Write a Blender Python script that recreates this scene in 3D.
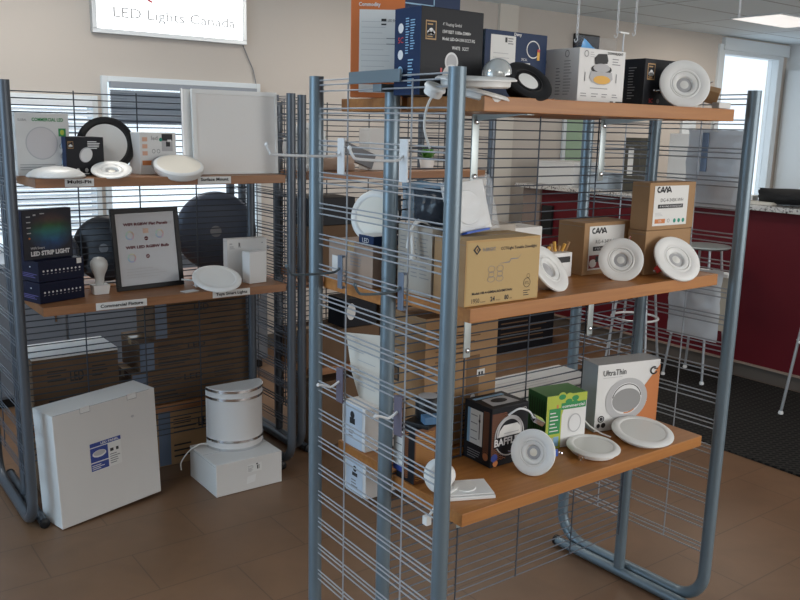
import bpy, bmesh, math, random
from mathutils import Vector, Matrix, Quaternion, noise
random.seed(7)
for o in list(bpy.data.objects): bpy.data.objects.remove(o)
S = bpy.context.scene
COL = S.collection
R = math.radians

# ------------------------------------------------------------------ camera
FPX, YAW, PIT, ROL = 842.04, 0.6419, 0.2023, 0.0238
CAM = Vector((-1.3055, -1.5457, 1.6837))
Fw = Vector((math.sin(YAW)*math.cos(PIT), math.cos(YAW)*math.cos(PIT), -math.sin(PIT)))
_r = Vector((math.cos(YAW), -math.sin(YAW), 0)); _u = _r.cross(Fw)
Rt = _r*math.cos(ROL) + _u*math.sin(ROL); Up = -_r*math.sin(ROL) + _u*math.cos(ROL)
cd = bpy.data.cameras.new('camera'); cam = bpy.data.objects.new('camera', cd); COL.objects.link(cam)
cd.sensor_width = 36; cd.lens = FPX/800*36; cd.clip_start = .05; cd.clip_end = 100
m = Matrix.Identity(4)
for i in range(3):
    m[i][0] = Rt[i]; m[i][1] = Up[i]; m[i][2] = -Fw[i]; m[i][3] = CAM[i]
cam.matrix_world = m; S.camera = cam
S.view_settings.view_transform = 'Standard'; S.view_settings.look = 'None'
S.view_settings.gamma = 1; S.view_settings.use_curve_mapping = False
S.view_settings.exposure = 0.0

# ------------------------------------------------------------------ world and light
w = bpy.data.worlds.new('sky'); S.world = w; w.use_nodes = True
bg = w.node_tree.nodes['Background']; bg.inputs[0].default_value = (.74, .88, 1, 1); bg.inputs[1].default_value = 1.6
def area(name, loc, direction, sx, sy, power, colr):
    l = bpy.data.lights.new(name, 'AREA'); l.shape = 'RECTANGLE'; l.size = sx; l.size_y = sy; l.energy = power; l.color = colr
    o = bpy.data.objects.new(name, l); COL.objects.link(o); o.location = loc
    o.rotation_euler = Vector(direction).to_track_quat('-Z', 'Z').to_euler(); return o
area('window_daylight_left', (-3.85, 1.2, 1.6), (1, 0, -.12), 4.6, 2.1, 92, (.48, .74, 1))
area('window_daylight_front', (3.2, -4.85, 1.6), (-.12, 1, .04), 6.5, 2.1, 165, (1, .93, .86))

# ------------------------------------------------------------------ pixel -> world help (takes a pixel of the frame and one plane)
def ray(u, v): return Fw + Rt*((u-400)/FPX) - Up*((v-300)/FPX)
def onY(u, v, y): d = ray(u, v); return CAM + d*((y-CAM.y)/d.y)
def onX(u, v, x): d = ray(u, v); return CAM + d*((x-CAM.x)/d.x)
def onZ(u, v, z): d = ray(u, v); return CAM + d*((z-CAM.z)/d.z)

# ------------------------------------------------------------------ materials
MC = {}
def mat(name, c, rough=.6, metal=0, emit=0, trans=0, alpha=1, var=0, vscale=40, bump=0, bscale=200, spec=.5):
    if name in MC: return MC[name]
    mt = bpy.data.materials.new(name); mt.use_nodes = True; nt = mt.node_tree; b = nt.nodes['Principled BSDF']
    b.inputs['Base Color'].default_value = (*c, 1); b.inputs['Roughness'].default_value = rough
    b.inputs['Metallic'].default_value = metal; b.inputs['Specular IOR Level'].default_value = spec
    if emit: b.inputs['Emission Color'].default_value = (*c, 1); b.inputs['Emission Strength'].default_value = emit
    if trans: b.inputs['Transmission Weight'].default_value = trans
    if alpha < 1: b.inputs['Alpha'].default_value = alpha
    tc = nt.nodes.new('ShaderNodeTexCoord')
    if var:
        n = nt.nodes.new('ShaderNodeTexNoise'); n.inputs['Scale'].default_value = vscale; n.inputs['Detail'].default_value = 4
        nt.links.new(tc.outputs['Object'], n.inputs['Vector'])
        mx = nt.nodes.new('ShaderNodeMix'); mx.data_type = 'RGBA'
        mx.inputs[6].default_value = (*[x*(1-var) for x in c], 1); mx.inputs[7].default_value = (*[min(1, x*(1+var)) for x in c], 1)
        nt.links.new(n.outputs['Fac'], mx.inputs[0]); nt.links.new(mx.outputs[2], b.inputs['Base Color'])
    if bump:
        n2 = nt.nodes.new('ShaderNodeTexNoise'); n2.inputs['Scale'].default_value = bscale
        nt.links.new(tc.outputs['Object'], n2.inputs['Vector'])
        bp = nt.nodes.new('ShaderNodeBump'); bp.inputs['Strength'].default_value = bump; bp.inputs['Distance'].default_value = .002
        nt.links.new(n2.outputs['Fac'], bp.inputs['Height']); nt.links.new(bp.outputs['Normal'], b.inputs['Normal'])
    MC[name] = mt; return mt
STEEL = mat('blue_grey_painted_steel', (.165, .22, .26), .32, .3, var=.08, vscale=6)
WIRE = mat('grid_wire', (.38, .41, .45), .4, .3)
WIRED = mat('grid_wire_dark', (.075, .09, .115), .42, .3)
WIREK = mat('grid_wire_charcoal', (.05, .06, .075), .45, .3)
DSTEEL = mat('dark_grey_steel', (.095, .11, .13), .35, .35, var=.08, vscale=6)
CHROME = mat('chrome', (.75, .76, .78), .15, 1)
WHITE = mat('white_plastic', (.80, .80, .78), .35, var=.015, vscale=8)
WHITEM = mat('white_enamel', (.78, .78, .77), .45)
LENS = mat('frosted_lens', (.70, .70, .67), .3)
LENSW = mat('warm_lens', (.83, .78, .68), .3)
GREYL = mat('grey_lens', (.45, .45, .46), .25)
BLACK = mat('black_plastic', (.010, .010, .011), .4, spec=.3)
BLKCARD = mat('black_card', (.013, .014, .018), .42, spec=.18)
NAVY = mat('navy_card', (.012, .03, .085), .42, spec=.18)
NAVY2 = mat('navy_box_card', (.008, .011, .032), .38, spec=.18)
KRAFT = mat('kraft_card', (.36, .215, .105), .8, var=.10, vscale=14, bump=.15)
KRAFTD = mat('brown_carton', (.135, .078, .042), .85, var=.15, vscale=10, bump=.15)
KRAFTY = mat('yellow_kraft_card', (.50, .315, .13), .75, var=.05, vscale=10)
TAN = mat('tan_carton', (.36, .26, .20), .8, var=.06, vscale=12)
GREYC = mat('grey_carton', (.40, .36, .31), .8, var=.05, vscale=12)
WCARD = mat('white_card', (.66, .65, .63), .55, var=.02, vscale=10)
WCARD2 = mat('bright_white_card', (.74, .74, .73), .5, var=.015, vscale=10)
CREAM = mat('cream_paper', (.66, .62, .55), .7)
LABEL = mat('label_paper', (.72, .72, .70), .6)
INK = mat('black_ink', (.02, .02, .022), .6)
GREY = mat('grey_ink', (.22, .22, .23), .6)
LGREY = mat('pale_grey_ink', (.46, .46, .47), .6)
WINK = mat('white_ink', (.72, .72, .72), .6)
GOLD = mat('gold_ink', (.38, .22, .08), .45)
ORANGE = mat('orange_card', (.62, .17, .045), .55)
ORINK = mat('orange_ink', (.58, .20, .06), .6)
REDC = mat('red_plastic', (.55, .04, .04), .4)
BLUEC = mat('blue_plastic', (.02, .09, .45), .4)
GREENC = mat('green_card', (.03, .17, .05), .5)
GREENI = mat('green_ink', (.02, .25, .07), .5)
TEALI = mat('teal_green_ink', (.0, .26, .17), .5)
LIME = mat('lime_ink', (.42, .50, .06), .6)
YEL = mat('amber_ink', (.75, .42, .08), .6)
BLUEI = mat('blue_ink', (.03, .06, .28), .5)
SKYI = mat('pale_blue_ink', (.25, .45, .65), .5)
TAPE = mat('packing_tape', (.42, .29, .16), .25)
TUBEW = mat('white_cord', (.72, .72, .70), .45)
CLEARP = mat('clear_plastic', (.85, .9, .95), .12, alpha=.16)
HAZYP = mat('hazy_polybag', (.88, .93, .98), .22, alpha=.80, bump=.8, bscale=30)

def wood(name, c1, c2, rough=.35):
    mt = bpy.data.materials.new(name); mt.use_nodes = True; nt = mt.node_tree; b = nt.nodes['Principled BSDF']
    tc = nt.nodes.new('ShaderNodeTexCoord'); mp = nt.nodes.new('ShaderNodeMapping'); mp.inputs['Scale'].default_value = (1.5, 26, 26)
    n = nt.nodes.new('ShaderNodeTexNoise'); n.inputs['Scale'].default_value = 2.2; n.inputs['Detail'].default_value = 6; n.inputs['Distortion'].default_value = .4
    cr = nt.nodes.new('ShaderNodeValToRGB'); cr.color_ramp.elements[0].position = .3; cr.color_ramp.elements[1].position = .7
    cr.color_ramp.elements[0].color = (*c1, 1); cr.color_ramp.elements[1].color = (*c2, 1)
    nt.links.new(tc.outputs['Object'], mp.inputs[0]); nt.links.new(mp.outputs[0], n.inputs['Vector'])
    nt.links.new(n.outputs['Fac'], cr.inputs[0]); nt.links.new(cr.outputs[0], b.inputs['Base Color'])
    b.inputs['Roughness'].default_value = rough; return mt
WOOD = wood('honey_wood_shelf', (.33, .128, .032), (.43, .182, .048), .42)
WOODB = wood('reddish_wood_shelf', (.24, .10, .04), (.33, .15, .06), .42)

def floor_mat():
    mt = bpy.data.materials.new('brown_floor_tile'); mt.use_nodes = True; nt = mt.node_tree; b = nt.nodes['Principled BSDF']
    tc = nt.nodes.new('ShaderNodeTexCoord')
    br = nt.nodes.new('ShaderNodeTexBrick'); br.inputs['Scale'].default_value = 1; br.offset = .5
    br.inputs['Brick Width'].default_value = .61; br.inputs['Row Height'].default_value = .305; br.inputs['Mortar Size'].default_value = .0025
    br.inputs['Color1'].default_value = (.195, .110, .061, 1); br.inputs['Color2'].default_value = (.182, .102, .056, 1); br.inputs['Mortar'].default_value = (.115, .068, .04, 1)
    n = nt.nodes.new('ShaderNodeTexNoise'); n.inputs['Scale'].default_value = 5; n.inputs['Detail'].default_value = 8; n.inputs['Distortion'].default_value = .8
    mx = nt.nodes.new('ShaderNodeMix'); mx.data_type = 'RGBA'; mx.blend_type = 'MULTIPLY'; mx.inputs[0].default_value = .6
    cr = nt.nodes.new('ShaderNodeValToRGB'); cr.color_ramp.elements[0].color = (.55, .55, .55, 1); cr.color_ramp.elements[1].color = (1.2, 1.2, 1.2, 1)
    nt.links.new(tc.outputs['Object'], br.inputs['Vector']); nt.links.new(tc.outputs['Object'], n.inputs['Vector'])
    nt.links.new(n.outputs['Fac'], cr.inputs[0]); nt.links.new(br.outputs['Color'], mx.inputs[6]); nt.links.new(cr.outputs[0], mx.inputs[7])
    nt.links.new(mx.outputs[2], b.inputs['Base Color']); b.inputs['Roughness'].default_value = .42
    return mt
def wall_mat():
    return mat('warm_grey_wall_paint', (.53, .485, .44), .85, var=.02, vscale=2, bump=.1, bscale=120)
def ceil_mat():
    mt = bpy.data.materials.new('ceiling_tile'); mt.use_nodes = True; nt = mt.node_tree; b = nt.nodes['Principled BSDF']
    tc = nt.nodes.new('ShaderNodeTexCoord'); br = nt.nodes.new('ShaderNodeTexBrick'); br.offset = 0; br.inputs['Scale'].default_value = 1
    br.inputs['Brick Width'].default_value = 1.22; br.inputs['Row Height'].default_value = .61; br.inputs['Mortar Size'].default_value = .012
    br.inputs['Color1'].default_value = (.74, .83, .88, 1); br.inputs['Color2'].default_value = (.72, .81, .86, 1); br.inputs['Mortar'].default_value = (.42, .46, .49, 1)
    nt.links.new(tc.outputs['Object'], br.inputs['Vector']); nt.links.new(br.outputs['Color'], b.inputs['Base Color']); b.inputs['Roughness'].default_value = .9
    return mt
def granite_mat():
    mt = bpy.data.materials.new('speckled_granite'); mt.use_nodes = True; nt = mt.node_tree; b = nt.nodes['Principled BSDF']
    tc = nt.nodes.new('ShaderNodeTexCoord'); v = nt.nodes.new('ShaderNodeTexVoronoi'); v.inputs['Scale'].default_value = 90
    cr = nt.nodes.new('ShaderNodeValToRGB'); cr.color_ramp.elements[0].color = (.10, .09, .09, 1); cr.color_ramp.elements[1].color = (.62, .60, .57, 1); cr.color_ramp.elements[1].position = .45
    sp = nt.nodes.new('ShaderNodeSeparateColor')
    nt.links.new(tc.outputs['Object'], v.inputs['Vector']); nt.links.new(v.outputs['Color'], sp.inputs[0]); nt.links.new(sp.outputs[0], cr.inputs[0])
    nt.links.new(cr.outputs[0], b.inputs['Base Color']); b.inputs['Roughness'].default_value = .15; return mt
def mat_rubber():
    mt = bpy.data.materials.new('ribbed_black_mat'); mt.use_nodes = True; nt = mt.node_tree; b = nt.nodes['Principled BSDF']
    tc = nt.nodes.new('ShaderNodeTexCoord'); br = nt.nodes.new('ShaderNodeTexBrick'); br.inputs['Scale'].default_value = 1; br.offset = .5
    br.inputs['Brick Width'].default_value = .05; br.inputs['Row Height'].default_value = .03; br.inputs['Mortar Size'].default_value = .006
    mp = nt.nodes.new('ShaderNodeMapping'); mp.inputs['Rotation'].default_value = (0, 0, .785)
    br.inputs['Color1'].default_value = (.007, .007, .007, 1); br.inputs['Color2'].default_value = (.010, .010, .010, 1); br.inputs['Mortar'].default_value = (.035, .033, .03, 1); b.inputs['Specular IOR Level'].default_value = .15
    nt.links.new(tc.outputs['Object'], mp.inputs[0]); nt.links.new(mp.outputs[0], br.inputs['Vector']); nt.links.new(br.outputs['Color'], b.inputs['Base Color']); b.inputs['Roughness'].default_value = .8
    return mt

# ------------------------------------------------------------------ mesh helpers
class MB:
    """collects shapes; build() links them as ONE mesh object"""
    def __init__(s): s.v = []; s.f = []; s.mi = []; s.mats = []; s.sm = []
    def _m(s, m):
        if m not in s.mats: s.mats.append(m)
        return s.mats.index(m)
    def add(s, vs, fs, m, smooth=False, M=None):
        k = len(s.v); i = s._m(m)
        s.v += [tuple(M @ Vector(p)) if M else tuple(p) for p in vs]
        for f in fs: s.f.append([k+j for j in f]); s.mi.append(i); s.sm.append(smooth)
        return s
    def box(s, lo, hi, m, b=0, M=None, face_mats=None):
        bm = bmesh.new(); bmesh.ops.create_cube(bm, size=1)
        c = [(lo[i]+hi[i])/2 for i in range(3)]; d = [hi[i]-lo[i] for i in range(3)]
        for v in bm.verts: v.co = Vector([c[i]+v.co[i]*d[i] for i in range(3)])
        if b: bmesh.ops.bevel(bm, geom=list(bm.edges), offset=b, segments=2, profile=.6, affect='EDGES')
        bm.verts.index_update()
        s.add([v.co[:] for v in bm.verts], [[v.index for v in f.verts] for f in bm.faces], m, False, M)
        if face_mats:
            bm.normal_update(); n = len(bm.faces)
            for q, f in enumerate(bm.faces):
                for (nx, mm) in face_mats:
                    if f.normal.dot(Vector(nx)) > .9: s.mi[len(s.mi)-n+q] = s._m(mm)
        bm.free(); return s
    def tube(s, pts, r, m, n=10, cap=True, flat=1.0, closed=False):
        pts = [Vector(p) for p in pts]; k = len(pts); vs = []; fs = []
        prev = None
        for i, p in enumerate(pts):
            a = pts[(i-1) % k] if (i or closed) else p; b = pts[(i+1) % k] if (i < k-1 or closed) else p
            t = (b-a).normalized()
            if prev is None:
                ref = Vector((0, 0, 1)) if abs(t.z) < .9 else Vector((1, 0, 0)); x = t.cross(ref).normalized()
            else:
                x = (prev - t*prev.dot(t)); x = x.normalized() if x.length > 1e-6 else prev
            prev = x; y = t.cross(x)
            for j in range(n):
                a_ = 2*math.pi*j/n; vs.append(p + x*math.cos(a_)*r + y*math.sin(a_)*r*flat)
        for i in range(k if closed else k-1):
            i2 = (i+1) % k
            for j in range(n): fs.append([i*n+j, i*n+(j+1) % n, i2*n+(j+1) % n, i2*n+j])
        if cap and not closed:
            fs.append([j for j in range(n)][::-1]); fs.append([(k-1)*n+j for j in range(n)])
        return s.add(vs, fs, m, True)
    def lathe(s, prof, m, n=40, M=None, mats=None, a0=0, a1=2*math.pi):
        full = abs(a1-a0-2*math.pi) < 1e-6; c = n if full else n+1; vs = []
        for (r, z) in prof:
            for j in range(c):
                a = a0+(a1-a0)*j/n; vs.append((max(r, 1e-5)*math.cos(a), max(r, 1e-5)*math.sin(a), z))
        for i in range(len(prof)-1):
            fs = [[i*c+j, i*c+(j+1) % c, (i+1)*c+(j+1) % c, (i+1)*c+j] for j in range(n)]
            base = len(s.v) if i == 0 else base
            mm = mats[i] if mats else m; idx = s._m(mm)
            if i == 0: s.v += [tuple(M @ Vector(p)) if M else p for p in vs]
            for f in fs: s.f.append([base+q for q in f]); s.mi.append(idx); s.sm.append(True)
        return s
    def build(s, name, parent=None, loc=None, rotz=0, bevel=0):
        me = bpy.data.meshes.new(name); me.from_pydata(s.v, [], s.f)
        for mm in s.mats: me.materials.append(mm)
        me.polygons.foreach_set('material_index', s.mi); me.polygons.foreach_set('use_smooth', s.sm); me.update()
        if any(s.sm):
            try: me.set_sharp_from_angle(angle=R(42))
            except Exception: pass
        o = bpy.data.objects.new(name, me); COL.objects.link(o)
        if parent: o.parent = parent
        if loc is not None: o.location = loc
        if rotz: o.rotation_euler = (0, 0, rotz)
        return o
def tag(o, label=None, cat=None, group=None, kind=None):
    if label: o['label'] = label
    if cat: o['category'] = cat
    if group: o['group'] = group
    if kind: o['kind'] = kind
    return o
def empty(name, loc, label, cat, group=None, rot=None):
    o = bpy.data.objects.new(name, None); COL.objects.link(o); o.location = loc; o.empty_display_size = .05
    if rot is not None: o.rotation_euler = rot
    return tag(o, label, cat, group)
def arc(c, r, a0, a1, ax, ay, n=8):
    c = Vector(c); ax = Vector(ax); ay = Vector(ay)
    return [c+ax*r*math.cos(a0+(a1-a0)*i/n)+ay*r*math.sin(a0+(a1-a0)*i/n) for i in range(n+1)]
def smooth_path(pts, n=6):
    P = [Vector(p) for p in pts]; out = []
    for i in range(len(P)-1):
        p0 = P[max(i-1, 0)]; p1 = P[i]; p2 = P[i+1]; p3 = P[min(i+2, len(P)-1)]
        for k in range(n):
            t = k/n
            out.append(.5*((2*p1)+(p2-p0)*t+(2*p0-5*p1+4*p2-p3)*t*t+(3*p1-p0-3*p2+p3)*t**3))
    out.append(P[-1]); return out

# text as mesh data, in the plane of a face
TC = {}
def glyphs(s, bold=0):
    if (s, bold) in TC: return TC[(s, bold)]
    cu = bpy.data.curves.new('t', 'FONT'); cu.body = s; cu.size = 1; cu.offset = bold; cu.resolution_u = 2
    o = bpy.data.objects.new('t', cu); me = o.to_mesh()
    vs = [v.co.copy() for v in me.vertices]; fs = [list(p.vertices) for p in me.polygons]
    o.to_mesh_clear(); bpy.data.objects.remove(o); bpy.data.curves.remove(cu)
    if vs:
        x0 = min(v.x for v in vs); x1 = max(v.x for v in vs)
    else: x0 = 0; x1 = 1
    TC[(s, bold)] = (vs, fs, x0, x1); return TC[(s, bold)]
class Face:
    """a face plane: origin lower-left, U right, V up, N out; draws print onto it"""
    def __init__(s, o, u, v): s.o = Vector(o); s.u = Vector(u).normalized(); s.v = Vector(v).normalized(); s.n = s.u.cross(s.v).normalized(); s.mb = MB(); s.k = 0
    def p(s, x, y, l): return s.o+s.u*x+s.v*y+s.n*(.0005+.00035*l)
    def poly(s, pts, m, l=1): s.mb.add([s.p(x, y, l) for x, y in pts], [list(range(len(pts)))], m); return s
    def rect(s, x, y, w, h, m, l=1): return s.poly([(x, y), (x+w, y), (x+w, y+h), (x, y+h)], m, l)
    def ell(s, x, y, a, b, m, l=1, rot=0, n=32):
        c, sn = math.cos(rot), math.sin(rot)
        return s.poly([(x+a*math.cos(t)*c-b*math.sin(t)*sn, y+a*math.cos(t)*sn+b*math.sin(t)*c) for t in [2*math.pi*i/n for i in range(n)]], m, l)
    def ring(s, x, y, a, b, th, m, l=1, n=32, a0=0, a1=2*math.pi):
        vs = []; fs = []
        for i in range(n+1):
            t = a0+(a1-a0)*i/n
            vs += [s.p(x+a*math.cos(t), y+b*math.sin(t), l), s.p(x+(a-th)*math.cos(t), y+(b-th)*math.sin(t), l)]
        for i in range(n): fs.append([2*i, 2*i+2, 2*i+3, 2*i+1])
        s.mb.add(vs, fs, m); return s
    def text(s, t, x, y, h, m, l=2, w=None, bold=0, center=False):
        vs, fs, x0, x1 = glyphs(t, bold); sc = h/.7; sx = sc
        if w: sx = w/max(x1-x0, .01)
        off = -(x0+(x1-x0)/2 if center else x0)*sx
        s.mb.add([s.p(x+off+q.x*sx, y+q.y*sc, l) for q in vs], fs, m); return s
    def lines(s, x, y, w, h, n, m, l=2, fill=.42):
        rr = random.Random(int(x*1e4)+n)
        st = h/n
        for i in range(n): s.rect(x, y+h-(i+1)*st+st*.3, w*rr.uniform(.55, 1), st*fill, m, l)
        return s
    def build(s, name, parent, label=None):
        o = s.mb.build(name, parent)
        if label: o['label'] = label
        return o
def front(w, d, h): return Face((0, 0, 0), (1, 0, 0), (0, 0, 1))
def left(w, d, h): return Face((0, d, 0), (0, -1, 0), (0, 0, 1))
def top(w, d, h): return Face((0, 0, h), (1, 0, 0), (0, 1, 0))

def carton(name, pos, w, d, h, rz, m, label, cat='box', group=None, fm=None, seam=True, tape=False, bevel=.0018):
    """a closed card box; origin at its front left bottom corner"""
    mb = MB(); mb.box((0, 0, 0), (w, d, h), m, bevel, face_mats=fm)
    o = mb.build(name, None, pos, R(rz)); tag(o, label, cat, group)
    if seam:
        t = MB(); t.box((.004, d*.5-.0006, h-.0002), (w-.004, d*.5+.0006, h+.0006), GREY); t.box((-.0006, .004, h-.012), (-.0001, d-.004, h-.0112), GREY)
        t.build('flap_seam', o)
    if tape:
        t = MB(); t.box((-.0008, d*.5-.022, h*.78), (.0, d*.5+.022, h), TAPE); t.box((-.0008, d*.5-.022, h), (w+.0008, d*.5+.022, h+.0009), TAPE)
        t.build('packing_tape', o)
    return o
def quat_for(az, el, roll=0):
    """orientation whose local +Z looks out: az 0 faces the front (-Y), negative az turns it to the left; el tilts it up"""
    a, e = R(az), R(el)
    n = Vector((math.sin(a)*math.cos(e), -math.cos(a)*math.cos(e), math.sin(e)))
    x = Vector((math.cos(a), math.sin(a), 0)); y = n.cross(x)
    M = Matrix((x, y, n)).transposed()
    return (M @ Matrix.Rotation(R(roll), 3, 'Z')).to_euler()
def downlight(name, label, c, rad, az, el, style='gimbal', clip=None, roll=0, cat='light', group=None, body=WHITE, lens=LENS, cord=None):
    """round recessed or slim light. c = centre of its face ring; parts trim_ring, lens, housing, spring_clip"""
    t = empty(name, c, label, cat, group, quat_for(az, el, roll)); r = rad
    if style == 'gimbal':
        MB().lathe([(.50*r, -.004), (.52*r, .001), (.56*r, .0022), (.60*r, .0010), (.62*r, .002), (.95*r, .002), (.985*r, .001), (r, -.0015), (r, -.004), (.5*r, -.006)], body, 48).build('trim_ring', t)
        MB().lathe([(.51*r, -.003), (.49*r, .0005), (.46*r, .001), (.34*r, -.003), (.30*r, -.010), (.27*r, -.013)], body, 40).build('baffle', t)
        if body is BLACK: MB().lathe([(.43*r, -.001), (.2*r, .001), (0, .0015)], mat('bright_lens', (.85, .85, .82), .25), 32).build('lens', t)
        else: MB().lathe([(.31*r, -.010), (.17*r, -.007), (.05*r, -.005), (0, -.005)], lens, 32, mats=[GREYL, lens, lens]).build('lens', t)
        MB().lathe([(.70*r, -.004), (.70*r, -.03), (.62*r, -.045), (0, -.045)], body if body is BLACK else WHITEM, 32).build('housing', t)
    elif style == 'deep':
        MB().lathe([(.58*r, -.01), (.62*r, .0), (.66*r, .003), (.95*r, .003), (r, -.001), (r, -.004), (.55*r, -.006)], body, 48).build('trim_ring', t)
        MB().lathe([(.61*r, -.001), (.50*r, -.012), (.44*r, -.03), (.40*r, -.034)], CHROME, 40).build('reflector', t)
        MB().lathe([(.41*r, -.03), (.2*r, -.022), (0, -.02)], lens, 32).build('lens', t)
        MB().lathe([(.72*r, -.004), (.70*r, -.04), (.5*r, -.07), (0, -.07)], WHITEM, 32).build('housing', t)
    else:  # slim
        MB().lathe([(.72*r, .001), (.74*r, .003), (.8*r, .0045), (.93*r, .003), (r, -.002), (r, -.005), (.9*r, -.006)], body, 48).build('trim_ring', t)
        MB().lathe([(.735*r, .0022), (.5*r, .0028), (0, .003)], lens, 40).build('lens', t)
        MB().lathe([(.86*r, -.005), (.85*r, -.018), (.78*r, -.022), (0, -.022)], body, 40).build('housing', t)
    if clip:
        for sx in (-1, 1):
            k = MB(); x = sx*r*.84
            k.box((x-.010, -.010, -.030), (x+.010, .010, -.006), clip, .001)
            k.tube([(x, 0, -.022), (x+sx*.018, 0, -.026), (x+sx*.026, 0, -.016)], .0022, CHROME, 6)
            k.build('spring_clip', t)
    if cord:
        MB().tube(smooth_path(cord), .0028, TUBEW, 6).build('power_cord', t)
    return t

# ================================================================== ROOM
XL, XR, YF, YB, ZC = -4.0, 8.6, -5.0, 4.1, 2.75
WALL = wall_mat()
def struct(name, mb, **k): o = mb.build(name); o['kind'] = 'structure'; return o
struct('floor', MB().box((XL-.1, YF-.1, -.1), (XR+.1, YB+.1, 0), floor_mat()))
CL = ceil_mat()
struct('ceiling', MB().box((XL-.1, YF-.1, ZC), (XR+.1, YB+.1, ZC+.1), CL))
def wall_x(name, y0, y1, holes):   # wall along X with rectangular holes (x0,x1,z0,z1)
    mb = MB(); xs = sorted(set([XL-.1, XR+.1]+[h[0] for h in holes]+[h[1] for h in holes]))
    for a, b in zip(xs, xs[1:]):
        hs = [h for h in holes if h[0] <= a+1e-6 and h[1] >= b-1e-6]
        if not hs: mb.box((a, y0, 0), (b, y1, ZC), WALL)
        else:
            h = hs[0]; mb.box((a, y0, 0), (b, y1, h[2]), WALL) if h[2] > 0 else None; mb.box((a, y0, h[3]), (b, y1, ZC), WALL)
    return struct(name, mb)
W1 = (.50, 1.56, .90, 1.93); W2 = (-1.5, .40, .90, 1.80); W3 = (7.28, 8.38, .95, 2.56)
wall_x('wall_back', YB, YB+.12, [(a-.02, b+.02, c-.02, d+.02) for a, b, c, d in (W1, W2, W3)])
wall_x('wall_front', YF-.12, YF, [(-.1, 6.5, .5, 2.6)])
mb = MB(); mb.box((XL-.12, YF, 0), (XL, -1.2, ZC), WALL); mb.box((XL-.12, 3.6, 0), (XL, YB, ZC), WALL); mb.box((XL-.12, -1.2, 0), (XL, 3.6, .5), WALL); mb.box((XL-.12, -1.2, 2.65), (XL, 3.6, ZC), WALL)
struct('wall_left', mb)
struct('wall_right', MB().box((XR, YF, 0), (XR+.12, YB, ZC), mat('white_wall_paint', (.66, .70, .72), .8, var=.02, vscale=2)))
bmat = mat('baseboard_vinyl', (.10, .085, .07), .6)
struct('baseboard_back', MB().box((XL, YB-.012, 0), (XR, YB, .1), bmat))
FRW = mat('white_window_frame', (.66, .71, .74), .5)
GLASS = mat('window_glass', (.95, .98, 1), .02, alpha=.12)
def window(n, W, y, frame=.06, mull=()):
    x0, x1, z0, z1 = W; mb = MB(); f = frame
    mb.box((x0-f, y-.03, z0-f), (x0, y+.1, z1+f), FRW, .004); mb.box((x1, y-.03, z0-f), (x1+f, y+.1, z1+f), FRW, .004)
    mb.box((x0, y-.03, z1), (x1, y+.1, z1+f), FRW, .004); mb.box((x0, y-.045, z0-f), (x1, y+.1, z0), FRW, .004)
    for mx in mull: mb.box((mx-.02, y+.02, z0), (mx+.02, y+.08, z1), FRW)
    o = struct('window_%d' % n, mb)
    g = MB().box((x0, y+.05, z0), (x1, y+.056, z1), GLASS).build('window_pane', o)
    return o
wa = window(1, W1, YB, .035)
wb = window(2, W2, YB, .035)
wc = window(3, W3, YB, .10)
# slatted blinds hang in the two low windows
def blind(label, W, z0, m, st=.028):
    x0, x1, _, z1 = W; t = empty('window_blind', ((x0+x1)/2, YB-.045, z1), label, 'blind')
    mb = MB(); w2 = (x1-x0)/2-.01
    mb.box((-w2, -.02, -.04), (w2, .02, 0), m, .003).build('head_rail', t)
    mb = MB(); n = int((z1-.05-z0)/st)
    for i in range(n):
        z = -.06-i*st
        mb.add([(-w2, -.012, z-.008), (w2, -.012, z-.008), (w2, .012, z+.008), (-w2, .012, z+.008), (-w2, -.0125, z-.0095), (w2, -.0125, z-.0095), (w2, .0115, z+.0065), (-w2, .0115, z+.0065)],
               [[0, 1, 2, 3], [7, 6, 5, 4], [0, 4, 5, 1], [2, 6, 7, 3], [1, 5, 6, 2], [0, 3, 7, 4]], m)
    for x in (-w2*.8, 0, w2*.8): mb.tube([(x, 0, -.04), (x, 0, -.06-n*st)], .0012, m, 5)
    mb.build('slats', t); return t
BL1 = mat('grey_blind_slat', (.26, .29, .33), .5); BL2 = mat('pale_blind_slat', (.72, .76, .8), .5)
blind('grey slatted blind pulled part way down the white framed window behind the white panel', W1, 1.66, BL1, .0165)
blind('pale slatted blind down over the wide window at the left of the back wall', W2, .95, BL2)
# corner window: grey mullion post, sill bars outside
struct('trim_1', MB().box((7.2, YB-.05, .84), (8.5, YB-.0, .88), FRW))
struct('trim_2', MB().box((7.24, YB-.05, 2.60), (8.56, YB, 2.73), FRW, .004))
struct('trim_3', MB().box((8.54, YB-.9, .0), (8.6, YB-.06, 2.45), FRW, .004).box((8.545, YB-1.7, .0), (8.6, YB-1.0, 2.45), FRW, .004))
struct('trim_4', MB().box((3.9, YB-.03, 0), (4.12, YB, 2.75), mat('pale_wall_strip', (.62, .58, .52), .7)).box((6.62, YB-.03, 0), (6.86, YB, 2.2), FRW))
# storefront windows behind and at the left of the camera
mb = MB()
for x in (-.1, 2.1, 4.3, 6.44): mb.box((x, YF-.1, .5), (x+.06, YF-.02, 2.6), DSTEEL)
mb.box((-.1, YF-.1, .5), (6.5, YF-.02, .56), DSTEEL); mb.box((-.1, YF-.1, 2.54), (6.5, YF-.02, 2.6), DSTEEL); struct('window_4', mb)
mb = MB()
for y in (-1.2, .4, 2.0, 3.54): mb.box((XL-.1, y, .5), (XL-.02, y+.06, 2.65), DSTEEL)
mb.box((XL-.1, -1.2, .5), (XL-.02, 3.6, .56), DSTEEL); mb.box((XL-.1, -1.2, 2.59), (XL-.02, 3.6, 2.65), DSTEEL); struct('window_5', mb)

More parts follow.
